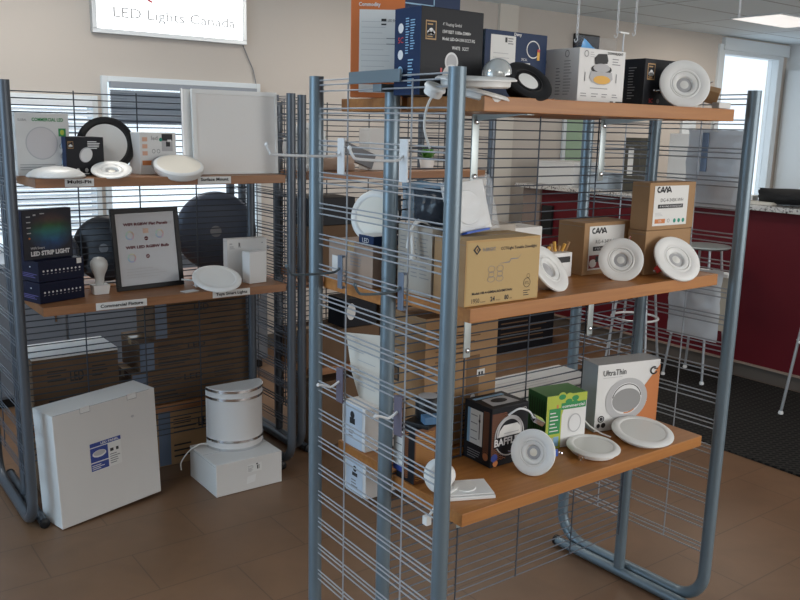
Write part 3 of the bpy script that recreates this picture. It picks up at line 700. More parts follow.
f.poly([(.028, .092), (.120, .092), (.116, .115), (.103, .128), (.048, .128), (.032, .112)], LABEL, 4); f.rect(.05, .10, .06, .003, LGREY, 5)
f.rect(.010, .060, .118, .030, BLKCARD, 5); f.text('BAFFLE', .012, .066, .022, WINK, 6, w=.096, bold=.03)
f.ell(.015, .03, .013, .013, BLUEI, 3); f.ell(.02, .012, .010, .010, ORINK, 3); f.text('LED', .12, .165, .008, WINK, 3)
f.build('printed_artwork', bf)
f = left(.15, .115, .186); f.rect(.006, .055, .07, .11, LABEL); f.rect(.006, .055, .012, .11, SKYI, 2)
for i in range(4): f.rect(.022, .07+i*.025, .03, .003, GREY, 2)
f.rect(.06, .075, .004, .08, INK, 2); f.rect(.058, .13, .008, .008, INK, 3); herring(f, .08, .03, .03, .145, COPPER); f.lines(.01, .008, .06, .03, 4, GREY, 2); f.ell(.094, .03, .012, .012, COPPER, 3)
f.build('side_print', bf)
f = top(.15, .115, .186); f.poly([(.02, .02), (.13, .02), (.12, .085), (.03, .085)], LGREY, 1); f.rect(.01, .09, .12, .015, SKYI, 1); f.ell(.075, .055, .03, .018, INK, 2); f.build('top_print', bf)
downlight('gimbal_downlight', 'white round downlight with blue clips leaning on the baffle light box', (.424, .095, Z3+.068), .069, -66, 16, 'gimbal', BLUEC, lens=LENSW, roll=10)
t = empty('driver_box', (.475, .13, Z3+.148), 'small chrome junction driver behind the top of the round light with blue clips', 'light part', None, (R(20), R(30), R(-10)))
MB().box((-.02, -.012, -.008), (.02, .012, .008), CHROME, .001).build('case', t)
MB().tube(smooth_path([(-.02, 0, 0), (-.05, .0, .012), (-.085, 0, .004), (-.10, 0, -.03)]), .003, HW, 6).build('lead', t)
gb = carton('downlight_box', (.592, .205, Z3+.001), .158, .102, .178, -10, GREENC, "green and yellow light box in the middle of the nearest unit's low shelf", seam=False, fm=[((0, -1, 0), WCARD2), ((0, 0, 1), mat('green_top', (.08, .22, .06), .5))])
f = front(.158, .1, .178); f.poly([(.0, .178), (.158, .178), (.158, .15), (.11, .13), (.075, .155), (.06, .11), (.06, .0), (0, 0)], LIME, 1)
f.rect(.01, .05, .045, .085, GREENI, 2); f.lines(.014, .055, .036, .072, 6, WINK, 3, .3); f.rect(.056, .128, .098, .022, GREENI, 2); f.text('commercial', .060, .134, .010, WINK, 3, w=.088, bold=.02)
for i in range(9): f.ell(.085+.03*math.sin(i*2.1), .160-.018*math.cos(i*1.7), .014, .009, (LIME, GREENI)[i % 2], 1+i*.05)
f.ring(.113, .078, .026, .032, .004, LGREY, 3); f.ell(.113, .078, .022, .028, WINK, 3); f.rect(.008, .008, .022, .030, LGREY, 2); f.rect(.032, .008, .020, .032, SKYI, 2); f.rect(.038, .135, .007, .012, ORINK, 3)
f.build('printed_artwork', gb)
f = left(.1, .102, .178)
for i in range(7): f.rect(.01+i*.013, .02, .005, .14, mat('dark_green_ink', (.012, .08, .03), .5), 1)
f.build('side_print', gb)
ub = carton('downlight_box', (.852, .226, Z3+.001), .262, .085, .236, -13, WCARD2, "white and orange light box with a round light picture, right end of low shelf", seam=False, fm=[((-1, 0, 0), mat('pale_blue_side', (.44, .50, .56), .5)), ((0, 0, 1), mat('grey_top', (.40, .40, .40), .5))])
f = front(.232, .08, .236); f.u = Vector((1.128, 0, 0)); f.poly([(.232, 0), (.232, .218), (.175, .145), (.19, .09), (.13, .045), (.09, .03), (.09, 0)], ORINK, 1)
f.ell(.112, .105, .078, .076, LGREY, 2); f.ell(.110, .120, .068, .070, WINK, 3) if False else None
f.ell(.112, .108, .056, .056, WINK, 3); f.ring(.112, .105, .055, .056, .003, INK, 4, 32, R(10), R(170)); f.ell(.112, .102, .053, .042, mat('mid_grey_ink', (.28, .28, .28), .5), 4); f.ring(.112, .105, .048, .050, .004, ORINK, 5, 16, R(260), R(310))
f.text('UltraThin', .020, .196, .020, INK, 2, w=.084, bold=.01); f.rect(.02, .188, .07, .0015, LGREY, 2); f.ring(.208, .198, .015, .015, .006, INK, 3, 24, R(60), R(340)); f.rect(.208, .202, .014, .004, INK, 4)
f.ell(.022, .045, .012, .012, INK, 3); f.ell(.014, .022, .006, .008, INK, 3); f.ell(.032, .022, .008, .009, INK, 3); f.ring(.022, .045, .008, .008, .0015, WINK, 4)
f.build('printed_artwork', ub)
downlight('slim_panel_light', "smaller white slim round light lying in front of the green box", (.708, .105, Z3+.026), .085, -10, 86, 'slim', CHROME, roll=25)
downlight('slim_panel_light', 'larger white slim round light tilted up in front of the white and orange box', (.945, .098, Z3+.030), .102, -20, 80, 'slim', None,
          cord=None)
t = empty('power_lead', (.80, .17, Z3+.012), 'thin white lead running between the two slim round lights on the low shelf', 'cable')
MB().tube(smooth_path([(-.02, .045, .055), (.0, .03, .03), (.02, .005, .012), (.035, -.03, .004)]), .003, TUBEW, 6).build('lead', t)
t = empty('flat_light_pack', (.170, .105, Z3+.001), 'flat white blister pack with a round window at the left end of the low shelf', 'pack', None, (0, 0, R(-24)))
MB().box((-.075, -.05, 0), (.075, .050, .010), WCARD2, .002).box((-.07, -.046, .012), (.072, .050, .016), WCARD2, .001).build('card', t)
MB().lathe([(.032, .0162), (.030, .019), (.025, .0185), (0, .018)], WHITE, 36).build('round_window', t)

# second baffle box and loose things near the end grid
b2 = carton('downlight_box', (.080, .222, Z3+.001), .085, .085, .165, 0, BLKCARD, "black and orange patterned box behind the end grid, left end of low shelf", seam=False, fm=[((0, -1, 0), mat('dark_orange_card', (.14, .05, .015), .5))])
f = left(.1, .105, .165); f.rect(.006, .02, .050, .125, LABEL); f.rect(.006, .02, .050, .022, BLUEI, 2)
for i in range(4): f.rect(.016, .055+i*.023, .03, .003, GREY, 2)
herring(f, .060, .01, .022, .145, ORINK); f.build('side_print', b2)
f = front(.12, .1, .165); herring(f, .004, .01, .076, .145, mat('amber_pattern', (.62, .30, .06), .5)); f.build('printed_artwork', b2)
t = empty('track_light_head', (.145, .255, Z3+.168), 'black track light head with a pale top, lying on the black and orange patterned box', 'light', None, (0, 0, R(20)))
MB().box((-.055, -.04, 0), (.06, .04, .012), BLACK, .002).build('base_plate', t)
MB().lathe([(0, 0), (.034, .0), (.038, .01), (.038, .055), (.030, .066), (0, .067)], BLACK, 28, Matrix.Translation((0.01, 0, .012)), mats=[BLACK, BLACK, BLACK, BLACK, LGREY]).build('head', t)
MB().tube(smooth_path([(.05, -.02, .012), (.065, -.03, .05), (.05, -.03, .08), (.045, -.02, .10)]), .0035, CHROME, 6).build('lead', t)
downlight('slim_panel_light', 'white round light standing behind the near corner post on the low shelf', (.104, .145, Z3+.052), .048, -75, 12, 'gimbal', None)
t = empty('wired_puck_light', (.10, .09, Z3+.010), 'white coiled plug and cord dangling at the left edge of the low shelf', 'cable')
t.name = 'plug_cord'
MB().tube(smooth_path([(.06, .03, .0), (.03, .01, .012), (-.01, -.0, .008), (-.04, .0, -.01), (-.062, .01, -.045)]), .004, TUBEW, 7).build('cord', t)
MB().box((-.075, .0, -.065), (-.058, .02, -.04), WHITE, .002).build('plug', t)
o = MB().box((0, 0, 0), (.06, .035, .022), mat('blue_grey_block', (.08, .18, .32), .4), .002).build('driver_block', None, (.145, .215, Z3+.182), R(-20)); o.location = (.205, .19, Z3+.167) ; o.location=(.10,.206,Z3+.182); tag(o, 'small blue driver block beside the black track light head', 'light part')

# ================================================================== REAR HALF OF NEAREST UNIT (seen through the grid)
ZB2 = Z2-.01
tc_ = carton('storage_carton', (.042, .39, ZB2+.001), .33, .235, .117, 0, TAN, 'tan carton on the rear middle shelf under a white disc light', seam=True, tape=True)
f = left(.33, .235, .117); f.rect(.02, .02, .06, .05, WCARD); f.lines(.12, .05, .08, .04, 4, GREY, 2, .3); f.build('side_print', tc_)
downlight('round_panel_light', 'white disc light standing up on the tan carton, seen through the end grid', (.120, .50, ZB2+.118+.076), .078, -62, 12, 'slim', lens=LENSW)  # warm lens colour imitates the beige tone the disc has in shade
o = carton('flat_light_box', (.050, .40, ZB2+.1185), .10, .075, .03, 0, NAVY, 'flat navy and white box on the front edge of the tan carton', seam=False, fm=[((0, 0, 1), WCARD2)])
f = left(.1, .075, .03); f.text('LED', .02, .008, .014, WINK, 1); f.build('side_print', o)
o = crumple(.10, .13, .06, BLACK, 12).build('black_pouch', None, (.21, .57, ZB2+.119), R(-30)); tag(o, 'dark pouch behind the white disc light on the tan carton', 'pouch')
o = carton('small_white_box', (.094, .632-.0, ZB2+.001), .0, 0, 0, 0, WCARD, 'x') if False else None
# under the middle shelf: black box with white disc, big brown carton, paper
LC = (.33, .37, Z3+.001)
bc = carton('shipping_carton', (.25, .40, Z3+.001), .30, .22, .43, 0, KRAFT, 'tall brown shipping carton with two white buttons on the rear low shelf', tape=False)
f = Face((0, 0, 0), (1, 0, 0), (0, 0, 1))
f.rect(.17, .04, .055, .25, mat('darker_kraft', (.20, .11, .05), .8), 1); f.rect(.215, .215, .034, .024, LABEL, 2); f.rect(.221, .221, .008, .010, INK, 3); f.rect(.233, .221, .008, .010, INK, 3)
for zz in (.15, .09): f.ell(.20-.02*(zz < .1), zz, .010, .010, LABEL, 3)
f.lines(.04, .28, .2, .12, 7, KRAFTD, 2, .2); f.lines(.16, .02, .05, .1, 6, INK, 2, .2)
f.build('printed_artwork', bc)
f = left(.30, .22, .43); f.rect(.04, .20, .05, .05, INK, 1); f.rect(.047, .207, .036, .036, KRAFTD, 2); f.lines(.03, .28, .15, .12, 7, GREY, 1, .2); f.build('side_print', bc)
wf = carton('flat_white_box', (.63, .41, Z3+.001), .47, .215, .105, 0, WCARD2, 'flat white box lying on the rear low shelf right of the tall brown carton', seam=False)
f = top(.47, .2, .105); f.lines(.06, .04, .3, .12, 5, LGREY, 1, .15); f.build('top_print', wf)
o = carton('storage_crate', (3.02, 3.0, .002), .62, .4, .30, 0, BLKCARD, 'dark crate on the floor far behind the nearest unit, left of the counter', seam=False)
f = front(.62, .4, .3); f.lines(.04, .05, .5, .2, 5, KRAFTD, 1, .25); f.build('printed_artwork', o)
# white instruction sheet hanging inside the end grid
t = empty('instruction_sheet', (.06, .45, .88), 'white instruction sheet hanging just inside the end grid above the small white boxes', 'paper')
t.location = (.052, .445, .885)
f = Face((-.0012, .095, 0), (0, -1, 0), (0, 0, 1))
mb = MB(); mb.add([(0, .095, .185), (0, -.095, .215), (0, -.095, 0), (0, .02, .0), (0, .062, .07), (.0012, .095, .185), (.0012, -.095, .215), (.0012, -.095, 0), (.0012, .02, .0), (.0012, .062, .07)], [[0, 4, 3, 2, 1], [5, 6, 7, 8, 9], [0, 1, 6, 5], [1, 2, 7, 6], [2, 3, 8, 7], [3, 4, 9, 8], [4, 0, 5, 9]], CREAM)
mb.build('sheet', t)
for i, (a, b_) in enumerate(((.03, .12), (.02, .10), (.07, .16), (.03, .06), (.08, .17), (.07, .16))): f.rect(a, .165-i*.025, b_-a, .0025, LGREY, 2)
f.build('print', t)
ws = carton('small_light_box', (.100, .50, Z3+.001), .12, .13, .14, 0, WCARD2, 'small white light box with black pictograms on the rear low shelf, upper of two', seam=False)
f = left(.1, .13, .14); f.rect(.02, .0, .095, .139, mat('pale_blue_face', (.52, .60, .70), .5), 1); f.ell(.06, .105, .012, .012, INK, 2); f.rect(.045, .075, .03, .02, INK, 2); f.lines(.04, .03, .04, .035, 4, GREY, 2); f.build('side_print', ws)
ws2 = carton('small_light_box', (.105, .50, .525), .12, .12, .118, 0, WCARD2, 'small white light box tucked under the rear low shelf, lower of two', seam=False)
f = left(.1, .12, .118); f.rect(.01, .0, .095, .117, MC['pale_blue_face'], 1); f.ell(.06, .085, .010, .010, INK, 2); f.rect(.045, .06, .03, .012, INK, 2); f.lines(.04, .02, .04, .03, 3, GREY, 2); f.build('side_print', ws2)
sh = MB().box((.095, D+.14, .514), (.24, 2*D-.015, .5245), KRAFTD, .002).build('shelf', u1)

# ================================================================== LEFT UNIT, TOP SHELF
G2 = None
bx1 = carton('led_light_box', (X2+.070, 2.115, Z4+.001), .212, .10, .250, 4, WCARD, "pale grey light box with green lettering and a large round light picture", seam=True)
f = front(.2, .1, .24); f.ell(.100, .130, .064, .066, LGREY, 1); f.ell(.100, .130, .060, .062, mat('pale_disc_ink', (.60, .57, .57), .5), 2); f.text('COMMERCIAL LED', .065, .218, .013, GREENI, 2, w=.125, bold=.03); f.text('GLOBAL', .01, .218, .009, GREY, 2, w=.035); f.rect(.168, .158, .030, .032, GREENI, 2); f.ell(.183, .174, .008, .011, LIME, 3)
f.ring(.180, .118, .011, .012, .002, GREY, 2); f.ring(.180, .078, .008, .009, .002, GREY, 2); f.ring(.180, .035, .010, .011, .002, GREY, 2); f.lines(.01, .02, .14, .03, 3, GREY, 2, .2)
f.build('printed_artwork', bx1)
t = empty('dome_ceiling_light', (X2+.185, 1.995, Z4+.001), "white shallow dome light lying at the left end of the left unit's upper shelf", 'light')
MB().lathe([(.0, 0), (.105, 0), (.112, .004), (.112, .008)], WHITEM, 44).build('base_plate', t)
MB().lathe([(.110, .008), (.105, .016), (.085, .030), (.05, .040), (0, .045)], WHITE, 44).build('dome', t)
nb2 = carton('downlight_box', (-.322, 2.075, Z4+.001), .155, .14, .158, 2, BLKCARD, "small black box with a navy side and oval light picture on the left unit", seam=False, fm=[((-1, 0, 0), NAVY)])
f = front(.15, .1, .16); f.ell(.080, .085, .026, .032, LGREY, 2, R(-25)); f.ell(.082, .084, .023, .029, WINK, 3, R(-25)); cloud_logo(f, .008, .110, .022); f.lines(.088, .108, .052, .034, 5, WINK, 2, .5); f.ell(.045, .022, .007, .009, WINK, 2); f.ell(.08, .022, .007, .009, LGREY, 2); f.rect(.06, .006, .03, .004, WINK, 2)
f.build('printed_artwork', nb2)
f = left(.1, .14, .15)
for zz in (.11, .04): f.ell(.08, zz+.012, .014, .018, SKYI, 1); f.ell(.08, zz-.008, .018, .014, WINK, 2)
f.lines(.02, .02, .03, .11, 7, SKYI, 1, .2); f.build('side_print', nb2)
downlight('round_panel_light', 'round white panel light with a wide black rim standing behind the small black box', (-.120, 2.20, Z4+.125), .122, -22, 12, 'slim', body=BLACK, lens=WHITE)
downlight('gimbal_downlight', 'white round downlight with a pale centre leaning low in front of the small black box', (-.165, 1.995, Z4+.030), .082, -20, 68, 'gimbal', None, lens=LENSW)
lb = carton('smart_light_box', (-.010, 2.09, Z4+.001), .175, .10, .180, 8, WCARD2, "white light box with orange icons and a small photo on the left unit", seam=False)
f = front(.2, .1, .18)
for zz in (.142, .112, .082): f.rect(.012, zz, .024, .018, mat('peach_ink', (.70, .42, .30), .6), 1)
f.rect(.01, .04, .045, .02, ORINK, 1); f.text('led', .055, .148, .018, GREY, 2, w=.030); f.rect(.105, .10, .052, .075, INK, 2); f.rect(.105, .10, .052, .045, LGREY, 3); f.rect(.125, .12, .02, .022, INK, 4); f.ell(.100, .150, .008, .008, TEALI, 3); f.rect(.132, .14, .02, .01, WINK, 4)
f.ring(.065, .10, .008, .009, .002, GREY, 2); f.ring(.088, .10, .008, .009, .002, GREY, 2); f.ring(.10, .045, .05, .032, .003, LGREY, 2)
f.build('printed_artwork', lb)
t = empty('round_ceiling_light', (.125, 1.995, Z4+.036), "thick round white light lying tilted before the square white light panel", 'light', None, (R(22), R(-4), 0))
MB().lathe([(0, -.020), (.098, -.020), (.104, -.012), (.106, .010), (.100, .016), (.092, .017)], WHITE, 48).build('rim', t)
MB().lathe([(.092, .0165), (.06, .018), (0, .0185)], LENSW, 44).build('lens', t)
t = empty('square_panel_light', (.424, 2.035, Z4+.001), 'large square white light panel standing upright on the upper shelf of the left unit', 'light', None, (R(-2), 0, 0))
pw, ph = .420, .372
mb = MB(); mb.box((-pw/2, 0, 0), (pw/2, .012, .012), WHITE, .001); mb.box((-pw/2, 0, ph-.02), (pw/2, .012, ph), WHITE, .001); mb.box((-pw/2, 0, .012), (-pw/2+.02, .012, ph-.02), WHITE, .001); mb.box((pw/2-.012, 0, .012), (pw/2, .012, ph-.02), WHITE, .001)
mb.build('frame', t); MB().box((-pw/2+.018, .003, .010), (pw/2-.010, .009, ph-.018), mat('panel_diffuser', (.80, .78, .75), .45)).build('diffuser', t)
t2 = empty('square_panel_light', (.435, 2.242, Z4+.001), 'second square light panel standing just behind the large white one, showing at its left edge', 'light', None, (R(-2), 0, 0))
mb = MB(); mb.box((-pw/2-.03, .0, 0), (pw/2-.04, .004, ph-.002), WHITE, .001).box((-pw/2-.03, -.001, 0), (-pw/2-.022, .006, ph), mat('alu', (.5, .52, .54), .3, .8)).build('frame', t2)
t2.location = (.415, 2.060, Z4+.001)

# ------------------------------------------------------------------ left unit, middle shelf
for i, (z, dy) in enumerate(((Z5+.001, .0), (Z5+.089, .004))):
    sb = carton('strip_light_box', (-.474, 2.005+dy, z), .205, .13, .086, 18 - 1.5*i, NAVY2, ('navy strip light box at the bottom of the stack on the left unit', 'navy strip light box in the middle of the stack, under the standing one')[i], group='navy strip light boxes', seam=False)
    f = front(.2, .1, .086)
    for q in range(10): f.ell(.022+q*.018, .045, .004, .004, WINK, 2); f.rect(.018+q*.018, .032, .007, .002, LGREY, 2)
    if i: f.rect(.172, .062, .022, .022, LABEL, 2)
    f.build('printed_artwork', sb)
    f = left(.2, .13, .086); f.lines(.01, .015, .11, .02, 3, mat('violet_ink', (.12, .10, .30), .5), 1); f.ell(.07, .06, .004, .003, WINK, 1); f.build('side_print', sb)
st = carton('strip_light_box', (-.520, 2.035, Z5+.1765), .222, .04, .205, 18, NAVY2, "strip light box with a green and blue glow picture atop the navy stack", group=None, seam=False, bevel=.001)
def aurora():
    mt = bpy.data.materials.new('aurora_print'); mt.use_nodes = True; nt = mt.node_tree; b = nt.nodes['Principled BSDF']
    tc = nt.nodes.new('ShaderNodeTexCoord'); mp = nt.nodes.new('ShaderNodeMapping'); mp.inputs['Location'].default_value = (-.115, 0, -.105); mp.inputs['Scale'].default_value = (9.5, 1, 12)
    mp.vector_type = 'POINT'
    sub = nt.nodes.new('ShaderNodeVectorMath'); sub.operation = 'SUBTRACT'; sub.inputs[1].default_value = (.125, 0, .112)
    ml = nt.nodes.new('ShaderNodeVectorMath'); ml.operation = 'MULTIPLY'; ml.inputs[1].default_value = (9.5, 0, 12)
    g = nt.nodes.new('ShaderNodeTexGradient'); g.gradient_type = 'SPHERICAL'
    n = nt.nodes.new('ShaderNodeTexNoise'); n.inputs['Scale'].default_value = 22
    sx = nt.nodes.new('ShaderNodeSeparateXYZ'); mr = nt.nodes.new('ShaderNodeMapRange'); mr.inputs[1].default_value = .06; mr.inputs[2].default_value = .17
    cr = nt.nodes.new('ShaderNodeValToRGB'); cr.color_ramp.elements[0].color = (.01, .09, .28, 1); cr.color_ramp.elements[1].color = (.12, .05, .03, 1); cr.color_ramp.elements[1].position = .95
    e = cr.color_ramp.elements.new(.5); e.color = (.015, .14, .12, 1); e = cr.color_ramp.elements.new(.72); e.color = (.02, .10, .025, 1)
    mu = nt.nodes.new('ShaderNodeMath'); mu.operation = 'MULTIPLY'; ad = nt.nodes.new('ShaderNodeMath'); ad.operation = 'MULTIPLY'; ad.inputs[1].default_value = 2.6
    mx = nt.nodes.new('ShaderNodeMix'); mx.data_type = 'RGBA'; mx.inputs[6].default_value = (.008, .010, .02, 1)
    L = nt.links.new
    L(tc.outputs['Object'], sub.inputs[0]); L(sub.outputs[0], ml.inputs[0]); L(ml.outputs[0], g.inputs[0]); L(tc.outputs['Object'], n.inputs['Vector']); L(tc.outputs['Object'], sx.inputs[0]); L(sx.outputs[2], mr.inputs[0]); L(mr.outputs[0], cr.inputs[0])
    L(g.outputs['Fac'], mu.inputs[0]); L(n.outputs['Fac'], mu.inputs[1]); L(mu.outputs[0], ad.inputs[0]); L(ad.outputs[0], mx.inputs[0]); L(cr.outputs[0], mx.inputs[7]); L(mx.outputs[2], b.inputs['Base Color']); b.inputs['Roughness'].default_value = .35
    return mt
f = front(.2, .1, .2); f.rect(.003, .003, .216, .199, aurora(), 0); f.text('LED STRIP LIGHT', .032, .018, .017, WINK, 3, w=.175, bold=.05); f.text('WiFi Smart', .032, .044, .010, WINK, 3, w=.062)
for q in range(4): f.rect(.02, .175-q*.022, .018, .004, LGREY, 2)
f.rect(.05, .18, .012, .006, LGREY, 2); f.rect(.08, .185, .02, .004, LGREY, 2); f.ell(.03, .09, .004, .004, ORINK, 2)
f.build('printed_artwork', st)
# bulb on a white block
t = empty('light_bulb', (-.200, 2.115, Z5+.042), 'white smart light bulb standing upright on a small white block', 'bulb')
MB().lathe([(0, 0), (.018, 0), (.020, .03), (.024, .045), (.034, .068), (.037, .085), (.034, .102), (.022, .116), (0, .121)], mat('bulb_white', (.62, .62, .60), .3), 28).build('globe', t)
t = empty('bulb_holder', (-.200, 2.115, Z5+.001), 'small white tapered block under the light bulb', 'stand')
MB().add([(-.030, -.024, 0), (.030, -.024, 0), (.030, .024, 0), (-.030, .024, 0), (-.036, -.03, .040), (.036, -.03, .040), (.036, .03, .040), (-.036, .03, .040)], [[3, 2, 1, 0], [4, 5, 6, 7], [0, 1, 5, 4], [1, 2, 6, 5], [2, 3, 7, 6], [3, 0, 4, 7]], WHITE).build('block', t)
# framed poster
t = empty('framed_poster', (.035, 2.125, Z5+.001), 'black framed poster about coloured wifi panels on the middle shelf of the left unit', 'frame', None, (R(-7), R(-.5), R(4)))
fw, fh, fb = .318, .362, .021
mb = MB(); mb.box((-fw/2, 0, 0), (fw/2, .016, fb), BLACK, .002); mb.box((-fw/2, 0, fh-fb), (fw/2, .016, fh), BLACK, .002); mb.box((-fw/2, 0, fb), (-fw/2+fb, .016, fh-fb), BLACK, .002); mb.box((fw/2-fb, 0, fb), (fw/2, .016, fh-fb), BLACK, .002)
mb.build('frame', t)
MB().box((-fw/2+fb, .006, fb), (fw/2-fb, .010, fh-fb), mat('poster_paper', (.52, .53, .55), .35)).build('poster', t)
f = Face((-fw/2+fb, .0055, fb), (1, 0, 0), (0, 0, 1)); MAR = mat('maroon_ink', (.14, .02, .03), .6); iw = fw-2*fb
f.text('WIFI RGBW Flat Panels', iw/2, .265, .012, MAR, 2, w=.21, bold=.04, center=True); f.text('WIFI LED RGBW Bulb', iw/2, .163, .012, MAR, 2, w=.205, bold=.04, center=True)
for cx_ in (.06, .20):
    for cz_ in (.222, .122): 
        if cz_ < .2 and cx_ > .1: continue
        for q in range(6): f.ring(cx_, cz_, .020, .020, .006, (ORINK, LIME, TEALI, SKYI, BLUEI, MAR)[q] if False else (mat('p1', (.65, .45, .35), .6), mat('p2', (.6, .6, .4), .6), mat('p3', (.4, .6, .5), .6), mat('p4', (.35, .55, .65), .6), mat('p5', (.4, .45, .65), .6), mat('p6', (.6, .4, .5), .6))[q], 2, 6, q*math.pi/3, (q+1)*math.pi/3)
for cz_ in (.205, .125): f.ell(.135, cz_, .009, .009, MAR, 2); f.rect(.129, cz_-.001, .012, .002, LABEL, 3)
f.rect(.122, .228, .026, .022, MC['p1'], 2)
f.lines(.03, .03, .2, .05, 4, LGREY, 2, .15); f.build('poster_print', t)
MB().box((-.02, .016, .0), (.02, .020, .25), BLACK, .001).build('easel_back', t)
o = MB().box((-.035, -.022, 0), (.035, .022, .002), WCARD2).build('business_card', None, (.150, 1.972, Z5+.001), R(12)); tag(o, 'little white card lying on the middle shelf of the left unit beside the poster', 'card')
downlight('round_panel_light', "thin round white panel light tilted on the left unit right of the poster", (.295, 2.00, Z5+.045), .112, -10, 67, 'slim', WHITEM, lens=WHITE, roll=8)
t = empty('power_lead', (.2, 2.04, Z5+.001), 'white leads running from the tilted panel light towards the poster', 'cable')
MB().tube(smooth_path([(.03, -.01, .03), (-.01, .03, .032), (-.03, .07, .03)]), .004, TUBEW, 6).build('lead', t)
wb_ = carton('flat_white_box', (.408, 2.13, Z5+.001), .205, .05, .198, -3, WCARD, "flat white box with small black print behind the narrow plain white box", seam=True)
f = front(.2, .05, .2); f.text('LED', .012, .172, .006, INK, 2); f.lines(.012, .15, .035, .016, 3, GREY, 2, .3); f.text('R', .058, .158, .022, INK, 2, w=.010, bold=.03); f.ell(.18, .175, .003, .003, GREY, 2); f.build('printed_artwork', wb_)
carton('narrow_white_box', (.460, 2.0, Z5+.001), .095, .06, .150, 8, WCARD2, "plain narrow white upright box at the right end of the left unit", seam=False)

# ------------------------------------------------------------------ floor in front of left unit
bw = carton('large_flat_carton', (-.463, 1.80, .002), .478, .165, .500, 9, WCARD, 'large flat white carton with a blue light label standing on the floor at the left', seam=False, bevel=.003)
bw.location = (-.472, 1.882, .004); bw.rotation_euler = (0, R(-2.0), R(13))
f = front(.4, .1, .5); lx, lz = .150, .205
f.rect(lx, lz, .145, .13, LABEL, 1); f.rect(lx, lz+.042, .082, .064, BLUEI, 2); f.rect(lx, lz+.110, .145, .018, BLUEI, 2); f.text('LED PANEL', lx+.05, lz+.1145, .009, WINK, 3, w=.085, bold=.03); f.rect(lx, lz+.003, .082, .034, BLUEI, 2); f.lines(lx+.004, lz+.007, .07, .024, 3, WINK, 3, .4)
f.ell(lx+.041, lz+.076, .032, .016, WINK, 3); f.ell(lx+.041, lz+.079, .027, .012, LGREY, 4); f.rect(lx+.092, lz+.068, .016, .014, INK, 2); f.rect(lx+.120, lz+.068, .012, .014, INK, 2); f.lines(lx+.090, lz+.01, .048, .05, 5, GREY, 2, .4)
f.ell(.36, .40, .008, .006, LGREY, 1)
f.build('label', bw, 'blue and white printed label')
mb = MB()
for xx in (.12, .34): mb.box((xx, -.0008, .480), (xx+.045, .0, .505), WCARD2).box((xx, -.0014, .478), (xx+.045, -.0006, .4795), GREY).box((xx, -.0014, .478), (xx+.0012, -.0006, .504), GREY).box((xx+.045, -.0014, .478), (xx+.0462, -.0006, .504), GREY)
mb.box((.003, -.0008, .5), (.452, .0004, .501), GREY)
mb.build('lock_tab', bw)
lb2 = carton('light_fixture_box', (.190, 1.820, .002), .336, .30, .155, 0, WCARD, 'white carton with a small label lying on the floor under the half round wall light', seam=True)
f = front(.33, .3, .15); f.rect(.155, .085, .075, .04, LABEL, 1); f.text('LED WALL', .158, .112, .006, INK, 2, w=.03); f.lines(.158, .088, .03, .02, 4, GREY, 2, .35); f.rect(.205, .095, .006, .02, INK, 2); f.rect(.214, .095, .003, .02, INK, 2); f.rect(.200, .118, .01, .006, INK, 2)
f.poly([(.15, .03), (.195, .036), (.20, .072), (.155, .066)], WCARD2, 1); f.build('label', lb2, 'small white shipping label')
t = empty('wall_sconce', (.392, 2.055, .158), 'white half round wall light with chrome bands standing on the white carton', 'light')
hw, hh = .137, .300
a0, a1 = R(178), R(362)
def half(prof, m, name): 
    mb = MB(); mb.lathe(prof, m, 36, None, None, a0, a1); return mb.build(name, t)
SH = mat('sconce_glass', (.66, .65, .64), .35)
half([(0, .001), (hw, .001), (hw, .012), (hw, hh-.012), (hw, hh), (.0, hh)], SH, 'shade')
for i, z0 in enumerate((.0, .040, hh-.052, hh-.014)):
    half([(hw-.001, z0), (hw+.004, z0), (hw+.004, z0+.012), (hw-.001, z0+.012)], CHROME, 'chrome_band')
MB().box((-hw, .002, .002), (hw, .016, hh-.004), WHITEM, .001).build('back_plate', t)
MB().tube(smooth_path([(-.13, -.0, .012), (-.18, .0, .022), (-.225, .02, -.01), (-.26, .03, -.06), (-.262, .03, -.10)]), .003, TUBEW, 6).build('power_cord', t)

# ------------------------------------------------------------------ cartons and lights behind the left unit's grid
YG = Y2+D
def back_carton(x, y, z, w, d, h, rz, m, label, txt=None):
    o = carton('shipping_carton', (x, y, z), w, d, h, rz, m, label, group='brown cartons behind the left unit', tape=True)
    f = front(w, d, h)
    if txt: f.text(txt, w*.5, h*.62, h*.16, INK, 1, w=w*.16, bold=.02, center=True)
    if w > .45: f.rect(.004, .004, w*.12, h-.008, mat('stretch_film', (.13, .17, .24), .2), 1)
    f.lines(w*.16, h*.55, w*.24, h*.3, 4, INK, 1, .25); f.lines(w*.68, h*.55, w*.2, h*.3, 4, INK, 1, .25)
    f.lines(w*.16, h*.1, w*.3, h*.3, 3, INK, 1, .3); f.lines(w*.6, h*.2, w*.28, h*.25, 2, INK, 1, .3); f.build('printed_artwork', o); return o
ZR = .331
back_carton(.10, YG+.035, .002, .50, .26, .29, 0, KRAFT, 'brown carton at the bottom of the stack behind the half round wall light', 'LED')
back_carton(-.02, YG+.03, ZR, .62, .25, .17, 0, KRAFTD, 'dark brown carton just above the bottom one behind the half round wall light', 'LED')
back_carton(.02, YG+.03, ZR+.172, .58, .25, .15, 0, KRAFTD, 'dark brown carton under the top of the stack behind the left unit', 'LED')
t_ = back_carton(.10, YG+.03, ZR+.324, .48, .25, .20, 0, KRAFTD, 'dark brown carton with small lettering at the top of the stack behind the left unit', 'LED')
t_ = back_carton(-.46, YG+.03, ZR, .38, .25, .30, 0, KRAFTD, "dark brown carton under a pale sheet behind the large flat white carton", 'LED')
